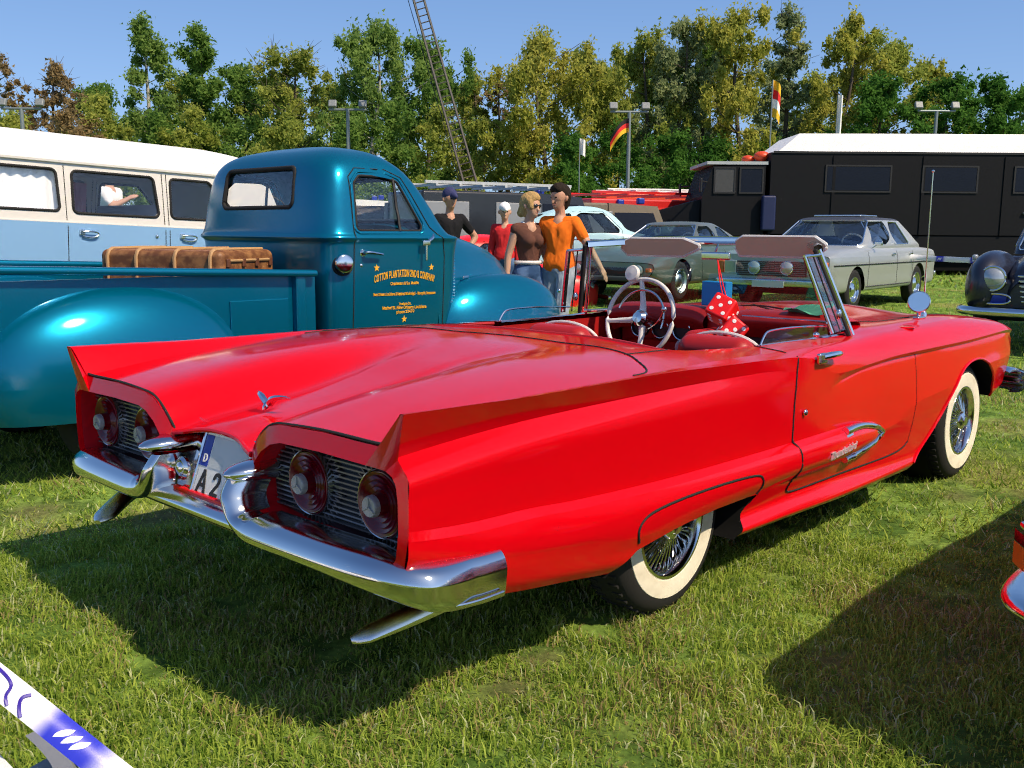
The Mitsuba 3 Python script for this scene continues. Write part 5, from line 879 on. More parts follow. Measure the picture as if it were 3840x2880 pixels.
# local: x forward (towards the convertible), y left
for s in (-1, 1):
    put(K + '__fender', half_open(pontoon((1.45, s * .62, .60), (.66, .26, .40), 2.4), .30), 'midnight', smooth=60)
    hl = xf(lathe([(.001, .07), (.05, .065), (.10, .035), (.128, .0), (.12, -.03)], 32, 'x'), tr(2.04, s * .50, .70)); k = put(K + '__headlight', hl, 'lamp_glass')
    put(k + '__ring', xf(tube(circ(.130, n=40), .013, 8, closed=True), tr(2.045, s * .50, .70)), 'chrome'); put(k + '__shell', xf(lathe([(.13, .0), (.125, -.10), (.08, -.3), (.001, -.42)], 28, 'x'), tr(2.04, s * .50, .70)), 'midnight')
    put(K + '__fog_lamp_ring', xf(tube([(0, .17 * math.copysign(abs(math.cos(a)) ** .7, math.cos(a)), .055 * math.copysign(abs(math.sin(a)) ** .8, math.sin(a))) for a in np.linspace(0, 2 * PI, 40, endpoint=False)], .010, 6, closed=True), tr(2.03, s * .48, .48)), 'chrome'); put(K + '__fog_lamp', xf(lathe([(.001, .01), (.9, .008), (1, 0)], 28, 'x'), tr(2.01, s * .48, .48) @ sc(1, .165, .052)), 'plate_blue')
    put(K + '__marker_light', rbox(1.62, s * .80, .92, .10, .05, .06, .02), 'lamp_glass')
    put(K + '__rear_fender', half_open(pontoon((-1.35, s * .66, .58), (.66, .24, .40), 2.3), .30), 'midnight', smooth=60)
    for x in (1.40, -1.35): wheel(K, (x, s * .68, .33), s, R=.33, rim=.2, ww=(.2, .2), width=.16, n=24)
a_ = np.linspace(0, PI, 41); c2, s2 = sup(a_, 2.6); HV = row([(.70,.66,1.06,.45),(1.3,.56,1.02,.45),(1.8,.44,.95,.42),(1.98,.38,.86,.42),(2.04,.34,.72,.42)], np.linspace(.70, 2.04, 40))
put(K + '__hood', grid(np.array([np.stack([np.full_like(a_, x), -w * c2, zb + (zt - zb) * s2], -1) for x, (w, zt, zb) in zip(np.linspace(.70, 2.04, 40), HV)]), True), 'midnight', smooth=60)
put(K + '__apron', cat([box(1.96, 0, .52, .10, 1.36, .34, .04)]), 'midnight')
for i in range(6): put(K + '__grille_bar', box(2.06, 0, .46 + i * .055, .03, .40 + .02 * i, .02, .006), 'chrome')
put(K + '__lower_body', rbox(-.4, 0, .62, 2.9, 1.40, .62, .12), 'midnight', smooth=50)
greenhouse(K, 'midnight', 'midnight', (-1.75, -1.05, .28, .78), (.66, .54), .95, 1.53, [[(-.95,1.03),(-.80,1.42),(-.34,1.44),(-.34,1.03)],[(-.26,1.03),(-.26,1.44),(.22,1.42),(.42,1.03)]])
bmp = sweep(spline([(1.70,-.86),(1.98,-.84),(2.16,-.72),(2.22,-.4),(2.24,0),(2.22,.4),(2.16,.72),(1.98,.84),(1.70,.86)], 50), [(-.02,.30),(.02,.315),(.035,.345),(.02,.38),(-.02,.395)])
put(K + '__front_bumper', grid(bmp), 'chrome', smooth=60); put(K + '__licence_plate', box(2.285, .25, .315, .01, .34, .12), 'plate_white'); put(K + '__plate_band', box(2.292, .385, .315, .01, .045, .11), 'plate_blue'); put(K + '__underbody', box(.2, 0, .34, 3.4, 1.1, .2), 'underbody')
FRAME.pop()
# ---------------- car whose tail corner enters at the right edge (its body throws the broad shadow)
K = thing('hatchback_car', 'pale pearl car cut by the right edge, red and amber tail light above chrome bumper', 'car')
FRAME.append(tr(1.668, -2.82, 0))   # faces +x; left flank towards the convertible
rowsC = [[(-2.0,.60,.40),(-1.8,.70,.32),(1.7,.70,.30),(1.95,.6,.36)],[(-2.02,.66,.50),(-1.8,.78,.42),(1.7,.78,.40),(1.98,.7,.45)],[(-2.04,.68,.64),(-1.8,.80,.62),(1.7,.80,.62),(2.0,.74,.6)],[(-2.03,.67,.78),(-1.8,.78,.82),(1.7,.78,.8),(2.0,.72,.7)],[(-2.0,.62,.86),(-1.8,.72,.92),(1.0,.72,.92),(1.7,.7,.86),(1.98,.66,.74)],[(-2.0,.0,.87),(-1.8,0,.95),(1.0,0,.97),(1.7,0,.90),(1.98,0,.76)]]
SC = lower_body(K, 'pearl_white', rowsC, np.linspace(-2.0, 1.95, 80), [3], [(-1.25, .31), (1.25, .31)], .35)
greenhouse(K, 'pearl_white', 'pearl_white', (-1.85, -1.30, .20, .92), (.68, .52), .92, 1.24, [[(-1.35,.98),(-1.15,1.17),(-.5,1.19),(-.5,.98)],[(-.42,.98),(-.42,1.19),(.18,1.17),(.45,.98)]])
for s in (-1, 1):
    f = (lambda q: q) if s == -1 else mir
    q = [(-2.035, -.45, .62), (-2.02, -.60, .62), (-1.975, -.71, .62), (-1.88, -.785, .62)]
    put(K + '__tail_trim', f(tube(spline(np.array(q) + [-.006, -.006, .030], 14), .010, 8)), 'chrome')
    P_l = spline(q, 16); gr_ = lambda z0, z1, o: grid(np.array([[p + [-o, -o, z - .62] for z in np.linspace(z0, z1, 5)] for p in P_l]))
    k = put(K + '__tail_light', f(gr_(.612, .642, .022)), 'red_lens', smooth=True); put(k + '__amber_lens', f(gr_(.552, .610, .022)), 'orange_lens', smooth=True)
    for x in (-1.25, 1.25): wheel(K, (x, s * .70, .31), s, R=.31, rim=.19, ww=(.19, .19), width=.16, n=24)
bp_ = sweep(spline([(-1.62,-.82),(-1.86,-.805),(-1.985,-.71),(-2.04,-.4),(-2.05,0),(-2.04,.4),(-1.985,.71),(-1.86,.805),(-1.62,.82)], 50)[::-1], [(-.04,.475),(-.01,.48),(.02,.472),(.035,.455),(.032,.435),(.015,.422),(-.02,.418)])
put(K + '__rear_bumper', grid(bp_, True), 'chrome', smooth=60); put(K + '__bumper_strip', tube(np.c_[spline([(-1.62,-.825),(-1.86,-.81),(-1.99,-.715),(-2.045,-.4),(-2.055,0)], 30), np.full(30, .477)], .010, 6), 'bright_red'); put(K + '__underbody', box(0, 0, .36, 3.4, 1.1, .2), 'underbody')
FRAME.pop()
# ---------------- white car whose corner enters at the lower left
K = thing('white_car', 'white car cut by the lower left corner with grey-blue bumper end and red lens', 'car')
FRAME.append(tr(-4.25, -.10, -.06))    # faces +x; its front right corner is in view
rowsD = [[(-2.0,.60,.30),(-1.8,.70,.24),(1.7,.70,.20),(2.0,.60,.18)],[(-2.02,.68,.40),(-1.8,.80,.34),(1.7,.80,.26),(2.03,.70,.24)],[(-2.04,.70,.54),(-1.8,.83,.52),(1.7,.83,.36),(2.06,.73,.31)],[(-2.03,.68,.68),(-1.8,.80,.72),(1.4,.80,.62),(2.04,.71,.36)],[(-2.0,.5,.76),(-1.8,.64,.85),(1.0,.64,.84),(1.6,.6,.62),(2.0,.55,.385)],[(-2.0,0,.78),(-1.8,0,.88),(1.0,0,.88),(1.6,0,.64),(2.0,0,.39)]]
SD = lower_body(K, 'white', rowsD, np.linspace(-2.0, 2.0, 70), [3], [(-1.25, .31), (1.2, .31)], .34)
greenhouse(K, 'white', 'white', (-1.8, -1.2, .1, .75), (.68, .55), .85, 1.36, [[(-1.2,.93),(-1.05,1.28),(-.5,1.29),(-.5,.93)],[(-.42,.93),(-.42,1.29),(.08,1.27),(.38,.93)]])
for s in (-1, 1):
    f = (lambda q: q) if s == -1 else mir
    put(K + '__bumper_end', f(cat([grid(sweep(spline([(1.72,-.835),(1.92,-.82),(2.05,-.76),(2.11,-.62),(2.12,-.45)], 30), [(-.02,.33),(.015,.335),(.035,.30),(.03,.26),(-.02,.25)]))])), 'steel_grey', smooth=60)
    put(K + '__corner_lens', f(grid(sweep(spline([(1.90,-.80),(2.04,-.745),(2.095,-.60)], 16), [(.02,.268),(.05,.262),(.055,.225),(.02,.21)]))), 'red_lens', smooth=60)
    for x in (-1.25, 1.2): wheel(K, (x, s * .72, .31), s, R=.31, rim=.19, ww=(.19, .19), width=.16, n=24)
put(K + '__underbody', box(0, 0, .32, 3.4, 1.1, .2), 'underbody')
FRAME.pop()
# ================================================================ lorries, fire engines, masts, flags
pr('lorry_black', (.0045, .005, .007), .6, 0, .2); pr('lorry_roof', (.74, .74, .72), .6, 0, .3); pr('window_dark', (.007, .009, .018), .3, 0, .25); pr('fire_red', (.52, .012, .010), .3, 0, .5, clearcoat=.8); pr('fire_orange', (.62, .06, .012), .4)
pr('flood_grey', (.20, .22, .23), .5); pr('can_blue', (.008, .015, .07), .5); pr('army_brown', (.16, .13, .095), .7); pr('pale_grey', (.42, .45, .47), .5); pr('flag_gold', (.75, .45, .02), .8); pr('flag_red', (.65, .02, .02), .8); pr('flag_black', (.01, .01, .01), .8); pr('ladder_metal', (.085, .08, .072), .6, .2); pr('mast_metal', (.20, .24, .255), .5, .3)
RV = np.array([math.cos(YAW - PI / 2), math.sin(YAW - PI / 2)]); FV = np.array([math.cos(YAW), math.sin(YAW)])
def vp(depth, right): q = CAM[:2] + FV * depth + RV * right; return float(q[0]), float(q[1])
HV_ = math.degrees(YAW) + 90      # heading that faces left across the view
# ---------------- black expedition lorry with white roof (faces left)
K = thing('expedition_lorry', 'long black box lorry with white roof parked behind the silver saloon', 'lorry')
x, y = vp(25.6, 11.05); FRAME.append(tr(x, y, .42) @ rot('z', HV_))   # local +x = left in view, +y = towards the camera side is -y... near side is y>0
N_ = 1  # the flank towards the camera lies at local +y
bx = cat([hull([(xx, yy, zz) for xx in (-9.5, 4.75) for yy, zz in ((-1.25,.95),(1.25,.95),(-1.25,2.92),(1.25,2.92))])]); put(K + '__box', bx, 'lorry_black', smooth=False)
put(K + '__roof', hull([(xx, yy, zz) for xx, yy, zz in ((-9.5,-1.22,2.922),(-9.5,1.22,2.922),(4.6,-1.22,2.922),(4.6,1.22,2.922),(-9.4,-.95,3.46),(-9.4,.95,3.46),(4.0,-.95,3.40),(4.0,.95,3.40))]), 'lorry_roof', smooth=False)
put(K + '__roof_gutter', box(-2.4, 1.262, 2.925, 14.2, .03, .05), 'black', smooth=False)
for xx, w in ((2.6, 1.55), (.35, 1.3), (-2.0, 1.5), (-3.6, .9), (-5.6, 1.3), (-7.8, 1.5)):
    k = put(K + '__window', rbox(xx, 1.256, 2.30, w, .03, .58, .012), 'window_dark'); put(k + '__frame', cat([box(xx, 1.262, 2.30 + s * .31, w + .08, .035, .04) for s in (-1, 1)] + [box(xx + s * (w / 2 + .02), 1.261, 2.30, .04, .034, .58) for s in (-1, 1)]), 'black', smooth=False)
put(K + '__side_rail', xf(rbox(-2.8, 1.285, 1.50, 2.6, .06, .06, .02), np.eye(4)), 'steel_grey')
for xx in (-6.6, -5, -3, -1, 1, 3.2): put(K + '__rib', box(xx, 1.264, 1.9, .07, .025, 1.9), 'lorry_black', smooth=False)
put(K + '__chassis', box(-.5, 0, .72, 14.0, .9, .32), 'underbody', smooth=False); put(K + '__skirt', box(-2.4, 0, .53, 14.2, 2.2, .90), 'underbody', smooth=False); put(K + '__locker', box(0, 1.0, .65, 3.2, .45, .55), 'lorry_black', smooth=False)
cabp = hull([(xx, yy, zz) for xx, zz in ((4.85,.9),(4.85,2.62),(6.15,2.58),(6.40,1.85),(6.40,.9)) for yy in (-1.18, 1.18)]); put(K + '__cab', cabp, 'lorry_black', smooth=False)
put(K + '__cab_roof', hull([(xx, yy, zz) for xx in (4.8, 6.30) for yy in (-1.2, 1.2) for zz in (2.625, 2.70)]), 'pale_grey', smooth=False)
for xx, w in ((5.20, .52), (5.86, .46)):
    k = put(K + '__cab_window', box(xx, 1.19, 2.24, w, .02, .56), 'dark_grey' if xx > 5.5 else 'window_dark', smooth=False); put(k + '__frame', cat([box(xx, 1.20, 2.24 + s * .30, w + .08, .03, .04) for s in (-1, 1)] + [box(xx + s * (w / 2 + .02), 1.199, 2.24, .04, .028, .56) for s in (-1, 1)]), 'black', smooth=False)
put(K + '__bonnet', hull([(6.41,-1.0,1.78),(6.41,1.0,1.78),(7.7,-.75,1.42),(7.7,.75,1.42),(6.41,-1.0,.8),(6.41,1.0,.8),(7.85,-.8,.8),(7.85,.8,.8)]), 'lorry_black', smooth=20)
for s in (-1, 1):
    put(K + '__fender', half_open(pontoon((7.1, s * 1.0, .62), (.8, .25, .58), 2.2), .5), 'lorry_black', smooth=60)
    for xx in (-4.8, -3.4, 7.1): wheel(K, (xx, s * 1.0, .58), s, R=.58, rim=.3, ww=(.3, .3), width=.34, n=28, cap='black')
    put(K + '__mirror', cat([tube([(6.3, s * 1.2, 2.2), (6.5, s * 1.5, 2.2)], .02, 6), rbox(6.5, s * 1.5, 2.1, .05, .16, .34, .02)]), 'black')
put(K + '__blue_jerrycan', rbox(4.78, 1.30, 1.45, .34, .18, .85, .05), 'can_blue'); put(K + '__roof_bundle', cat([ell((4.85, .7, 2.86), (.20, .2, .13), 2), ell((5.15, .5, 2.80), (.16, .18, .10), 2)]), 'fire_orange')
FRAME.pop()
def flagpole(label, x, y, z0, H, lean=0): pass
# ---------------- fire engines and other vehicles in the row behind
def engine(name, label, cat_, dep, right, head, L, W, H, body, stripe=None, cab='front', roofkit=None, zoff=0, group=None, win='window_dark'):
    K = thing(name, label, cat_, group); x, y = vp(dep, right); FRAME.append(tr(x, y, float(ground_z(x, y)) + zoff) @ rot('z', head)); cl = min(2.1, L * .35)
    put(K + '__body', rbox(-cl / 2 - .02, 0, .55 + (H - .55) / 2, L - cl - .06, W, H - .55, .06), body, smooth=40)
    put(K + '__cab', hull([(xx, s * yy, zz) for xx, yy, zz in ((L / 2 - cl, W / 2, .55), (L / 2, W / 2 - .05, .55), (L / 2 + .02, W / 2 - .06, H * .55), (L / 2 - .28, W / 2 - .15, H - .06), (L / 2 - cl, W / 2 - .10, H)) for s in (-1, 1)]), body, smooth=20)
    for s in (-1, 1):
        put(K + '__cab_window', hull([(xx, s * (W / 2 - yy), zz) for xx, yy, zz in ((L / 2 - cl + .15, .03, H * .58), (L / 2 - .2, .05, H * .58), (L / 2 - .42, .10, H - .22), (L / 2 - cl + .15, .08, H - .22)) for s2 in (0, 1) for _ in (0,)] + [(L / 2 - cl + .15, s * (W / 2 - .2), H * .58), (L / 2 - .42, s * (W / 2 - .2), H - .22)]), win, smooth=False)
        for i, xx in enumerate(np.linspace(-L / 2 + .5, L / 2 - cl - .5, max(2, int(L / 1.6)))): put(K + '__locker_door', rbox(xx, s * (W / 2 + .004), .55 + (H - .55) * .5, min(1.1, (L - cl) / max(2, int(L / 1.6)) * .85), .03, (H - .55) * .7, .01), 'steel_grey' if stripe is None else body)
        if stripe: put(K + '__stripe', box(-.05, s * (W / 2 + .022), .55 + (H - .55) * .28, L - .3, .012, .22), stripe, smooth=False)
        for xx in (-L / 2 + .28 * L, L / 2 - .16 * L): wheel(K, (xx, s * (W / 2 - .17), .46), s, R=.46, rim=.26, ww=(.26, .26), width=.28, n=20, cap='pale_grey')
    put(K + '__windscreen', hull([(L / 2 + .03 - .30 * t - .0, yy, H * .58 + (H * .42 - .2) * t) for t in (0, 1) for yy in (-W / 2 + .16, W / 2 - .16)] + [(L / 2 - .5, 0, H * .7)]), win, smooth=False)
    put(K + '__bumper', rbox(L / 2 + .06, 0, .52, .14, W, .2, .04), 'pale_grey')
    if roofkit:
        for i in range(7): put(K + '__roof_rack', box(-L / 2 + .4 + i * (L - 1.0) / 6, 0, H + .12, .05, W * .85, .05), roofkit, smooth=False)
        for s in (-1, 1): put(K + '__rack_rail', box(-.2, s * W * .40, H + .17, L - .7, .05, .06), roofkit, smooth=False)
    for s in (-1, 1): put(K + '__beacon', rbox(L / 2 - .6, s * W * .28, H + .07, .18, .16, .15, .04), 'plate_blue')
    FRAME.pop(); return K
HR = HV_ + 180
engine('fire_engine', 'red fire engine with pale roof rack, left of the black lorry bonnet', 'fire engine', 27, 4.1, HR + 25, 5.8, 2.2, 2.0, 'fire_red', 'white', roofkit='fire_red', zoff=-.2)
engine('fire_engine', 'long red fire engine with raised turntable ladder behind the walking couple', 'fire engine', 44, -1.6, HV_ - 8, 8.6, 2.4, 2.35, 'fire_red', 'white', roofkit='pale_grey', zoff=-.7)
engine('fire_engine', 'red fire engine farthest right in the back row, under the light mast', 'fire engine', 41, 6.7, HR + 10, 6.6, 2.3, 2.55, 'fire_orange', 'white', roofkit='white', zoff=-.35)
engine('army_lorry', 'brown-green army lorry with flat bed right of the walking couple', 'lorry', 24, 1.3, HR + 20, 4.6, 2.0, 1.85, 'army_brown', None, zoff=-.15)
engine('off_road_car', 'black off-road car with roof rack and red poster behind the man in black', 'off-road car', 21.5, -.45, HR + 30, 4.2, 1.8, 2.0, 'gloss_black', None, roofkit='pale_grey', zoff=-.12)
engine('delivery_van', 'white van roof far behind the orange-shirted man', 'van', 38, 3.3, HR + 15, 5.2, 1.9, 2.0, 'white', None, zoff=-.35)
engine('delivery_van', 'pale grey van roof far behind, left of the ladder foot', 'van', 36, -3.6, HV_ + 12, 5.4, 1.9, 2.0, 'pale_grey', None, zoff=-.45)
engine('delivery_van', 'white van behind the teal pickup cab at the left of the back row', 'van', 33, -6.6, HR + 20, 5.4, 1.9, 2.15, 'white', 'fire_red', zoff=-.3)
k = key_of('off_road_car__poster'); x, y = vp(20.35, -1.0); scene[k] = mikit.ply(xf(rbox(0, 0, 0, .62, .02, .55, .008), tr(x, y, 1.65) @ rot('z', HR + 30)), 'mat_bright_red', smooth=False)
# ---------------- leaning ladder
K = thing('turntable_ladder', 'tall lattice fire ladder leaning left above the back row of vehicles', 'ladder')
b0 = np.array([29.6, 29.9, 2.6]); b1 = np.array([28.45, 33.35, 13.9]); ax_ = (b1 - b0) / np.linalg.norm(b1 - b0); sd_ = np.cross(ax_, [FV[0], FV[1], 0]); sd_ /= np.linalg.norm(sd_); fw_ = np.cross(sd_, ax_); Ll = np.linalg.norm(b1 - b0)
for s in (-1, 1):
    for f_ in (-.22, .22): put(K + '__stringer', tube([b0 + sd_ * s * .30 + fw_ * f_, b1 + sd_ * s * .22 + fw_ * f_], .055, 6), 'ladder_metal')
    n_ = 34; put(K + '__bracing', cat([tube([b0 + ax_ * Ll * i / n_ + sd_ * s * (.30 - .08 * i / n_) + fw_ * (.22 if i % 2 else -.22), b0 + ax_ * Ll * (i + 1) / n_ + sd_ * s * (.30 - .08 * (i + 1) / n_) + fw_ * (-.22 if i % 2 else .22)], .036, 5) for i in range(n_)]), 'ladder_metal')
for i in range(38):
    t = i / 37; w = .30 - .08 * t; put(K + '__rung', tube([b0 + ax_ * Ll * t - sd_ * w - fw_ * .22, b0 + ax_ * Ll * t + sd_ * w - fw_ * .22], .028, 5), 'ladder_metal')
put(K + '__cable', tube([b0 + sd_ * .45 + fw_ * .5, b1 + sd_ * .5 + fw_ * .3], .018, 5), 'black')
# ---------------- light masts
def mast(label, x, y, ztop, heads, r=.09):
    K = thing('light_mast', label, 'light mast', 'floodlight masts round the field'); z0 = float(ground_z(x, y)) - .2
    put(K + '__pole', tube([(x, y, z0), (x, y, ztop)], [r * 1.2, r], 10), 'mast_metal'); rv = np.array([RV[0], RV[1], 0]); 
    put(K + '__crossbar', tube([np.array([x, y, ztop]) - rv * .95, np.array([x, y, ztop]) + rv * .95], .06, 8), 'mast_metal')
    for o in heads:
        c_ = np.array([x, y, ztop]) + rv * o; k = put(K + '__floodlight', xf(rbox(0, 0, 0, .20, .40, .38, .05), tr(*(c_ + [0, 0, .28])) @ rot('z', math.degrees(YAW)) @ rot('y', 25)), 'flood_grey'); put(k + '__bracket', tube([c_, c_ + [0, 0, .2]], .04, 6), 'mast_metal')
mast('light mast left of centre, above the teal pickup roof', *vp(50, -8.3), 7.3, (-.75, .75))
mast('light mast right of the walking couple, beside the tricolour flag', *vp(50, 5.75), 7.3, (-.8, .8))
mast('light mast at far left above the camper van', *vp(48, -23.6), 7.0, (-.9, .9))
mast('light mast at right among the dark green trees', *vp(52, 21.9), 7.7, (-.95, .95))
# ---------------- flags
def flag(label, base, H, cloth, w, h, droop, cols, lean=0.0):
    K = thing('flag', label, 'flag'); b = np.array(base); rv = np.array([RV[0], RV[1], 0]); tp = b + [0, 0, H] + rv * lean
    put(K + '__pole', tube([b, tp], .03, 6), 'mast_metal'); n = len(cols)
    for i, c_ in enumerate(cols):
        P = np.array([[tp + rv * (u * w) * (1 - .25 * droop) * np.sign(cloth) + np.array([FV[0], FV[1], 0]) * .08 * math.sin(u * 7 + v) + np.array([0, 0, -v * h - droop * u * u * w * .9]) for v in np.linspace(i / n, (i + 1) / n, 4)] for u in np.linspace(0, 1, 14)])
        put(K + '__stripe', cat([grid(P), grid(P + np.array([FV[0], FV[1], 0]) * .01, True)]), c_)
x, y = vp(46, 5.3); flag('black, red and gold flag on a short pole beside the light mast', (x, y, 3.2), 3.35, -1, 1.1, .62, .9, ('flag_black', 'flag_red', 'flag_gold'))
x, y = vp(38, 9.75); flag('yellow, red and white flag hanging above the black lorry cab', (x, y, 3.2), 3.9, 1, .42, 1.35, .8, ('flag_gold', 'flag_red', 'white', 'flag_gold'))
x, y = vp(50, 16.1); flag('tall narrow white banner flag right of the yellow flag, among the trees', (x, y, 3.0), 5.2, 1, .28, 2.2, .1, ('white',))
x, y = vp(50, 3.3); flag('small white flag in front of the dark trunks left of the tricolour flag', (x, y, 3.2), 2.8, 1, .32, .8, .4, ('white',))
# ================================================================ trees
LEAF = {'birch': ((.17, .29, .065), (.31, .44, .12)), 'green': ((.13, .25, .05), (.25, .39, .09)), 'dark': ((.055, .16, .028), (.14, .30, .055)), 'yellow': ((.34, .38, .06), (.54, .52, .12)), 'olive': ((.27, .35, .065), (.45, .48, .11)), 'brown': ((.27, .20, .10), (.44, .33, .16)), 'grey': ((.23, .30, .14), (.40, .46, .22))}
for k_, (a_, b_) in LEAF.items():
    mat('leaf_' + k_, {'type': 'principledthin', 'base_color': proc(lambda p, n, uv, a=a_, b=b_: mix(a, b, smoothstep(.25, .75, .6 * fbm(p.x * .7, p.y * .7, p.z * .7, 3) + .4 * noise(p.x * 5, p.y * 5, p.z * 5)))), 'roughness': .6, 'diff_trans': 1.1, 'eta': 1.3}, two=False)
pr('bark', proc(lambda p, n, uv: mix((.045, .036, .028), (.14, .12, .095), fbm(p.x * 6, p.y * 6, p.z * 1.5, 3))), .9, 0, .1); pr('bark_birch', proc(lambda p, n, uv: mix((.05, .045, .04), (.38, .37, .34), smoothstep(.35, .55, noise(p.x * 3, p.y * 3, p.z * 3)))), .8)
LEAF_N = 4.2
def leaves(C_, n, s, g, sp=1.0, droop=0):
    """n leaf cards round the clump centres C_ (x,y,z,r)."""
    i = g.integers(0, len(C_), n); d = g.normal(size=(n, 3)); d /= np.linalg.norm(d, axis=1, keepdims=True); r = np.minimum(1.5, np.abs(g.normal(size=n)) * .62)
    P = C_[i, :3] + d * (C_[i, 3] * r)[:, None] * np.array([1, 1, .85 + .5 * droop]); P[:, 2] -= droop * C_[i, 3] * g.random(n) * .8
    a = g.normal(size=(n, 3)); a[:, 2] *= (.6 + 1.2 * droop); a /= np.linalg.norm(a, axis=1, keepdims=True); b = np.cross(a, g.normal(size=(n, 3))); b /= np.linalg.norm(b, axis=1, keepdims=True)
    l = (s * (.55 + .9 * g.random(n)))[:, None]; a *= l; b *= l * .5
    V = np.stack([P - a, P + a * .5 + b, P + a * .5 - b], 1).reshape(-1, 3); F = np.arange(n)[:, None] * 3 + np.array([[0, 1, 2]]); return TM(V, F)
def tree(name, label, u, vtop, wpx, dep, kind, shape='round', n=5200, seed=0, leaf=.20, bare=.0, base=.22, group='trees along the edge of the field', zb=None):
    g = np.random.default_rng(1000 + seed); f = 2100.05; right = (u - 1106) / f * dep * math.cos(PITCH) * 1.0; x, y = vp(dep, right)
    z0 = float(ground_z(x, y)) - .3 if zb is None else zb; zt = CAM[2] + dep * math.tan(math.atan((829.5 - vtop) / f) - PITCH) * 1.0; W = wpx * 1.3 / f * dep; H = zt - z0
    K = thing(name, label, 'tree' if name.endswith('tree') else 'bush', group); trunk, C_ = [], []
    top = np.array([x + g.normal() * .25, y + g.normal() * .25, zt - H * .06]); st = np.array([x, y, z0]); tp = spline([st, st + (top - st) * .35 + g.normal(size=3) * [.2, .2, 0], st + (top - st) * .7 + g.normal(size=3) * [.25, .25, 0], top], 14); r0 = .012 * H + .05
    nt = 1 if shape != 'bush' else 0
    if nt: trunk.append(tube(tp, np.linspace(r0, .03, 14), 7))
    nb = {'round': 36, 'narrow': 38, 'open': 36, 'bush': 24, 'bare': 32}[shape]
    for i in range(nb):
        t = base + (1 - base) * ((i + g.random()) / nb); q = tp[min(13, int(t * 13))]; az = g.random() * 2 * PI
        prof = {'round': math.sin(PI * min(1, (t - base) / (1 - base) * .86 + .12)) ** .6, 'narrow': (1 - (t - base) / (1 - base)) ** .75 * .85 + .12, 'open': math.sin(PI * min(1, (t - base) / (1 - base) * .75 + .25)) ** .5, 'bush': math.sqrt(max(.05, 1 - ((t - base) / (1 - base)) ** 2)), 'bare': math.sin(PI * min(1, (t - base) / (1 - base) * .85 + .15)) ** .7}[shape]
        ln = W / 2 * prof * (.40 + .66 * g.random()); rise = {'narrow': .55, 'bush': .1}.get(shape, .5) * ln
        e = q + np.array([math.cos(az) * ln, math.sin(az) * ln, rise]); e[2] = min(e[2], zt - .3)
        if nt: trunk.append(tube(spline([q, q + (e - q) * .5 + [0, 0, -.06 * ln], e], 6), np.linspace(max(.03, r0 * .42 * (1 - t)), .018, 6), 5, cap=False))
        m_ = 3 if shape in ('round', 'bush') else 3
        for j in range(m_):
            f_ = .55 + .5 * j / max(1, m_ - 1); c_ = q + (e - q) * f_ + g.normal(size=3) * .22 * ln ** .5; rr = (.28 + .42 * g.random()) * max(.6, W * .165) * (.8 if shape in ('open', 'bare') else 1.0); C_.append([*c_, rr])
            if bare and nt: 
                for _ in range(3): trunk.append(tube([c_, c_ + g.normal(size=3) * rr * [1, 1, .6] + [0, 0, .9 * rr]], [.022, .008], 4, cap=False))
    C_.append([*(top + [0, 0, -.2]), .35 + .03 * W]); C_ = np.array(C_)
    if trunk: put(K + '__trunk', cat(trunk), 'bark_birch' if kind == 'birch' else 'bark', smooth=60)
    put(K + '__crown', leaves(C_, int(n * LEAF_N * (1 - bare)), leaf * .70 * dep / 62, g, droop=1.0 if shape == 'open' else .25), 'leaf_' + kind, smooth=False)
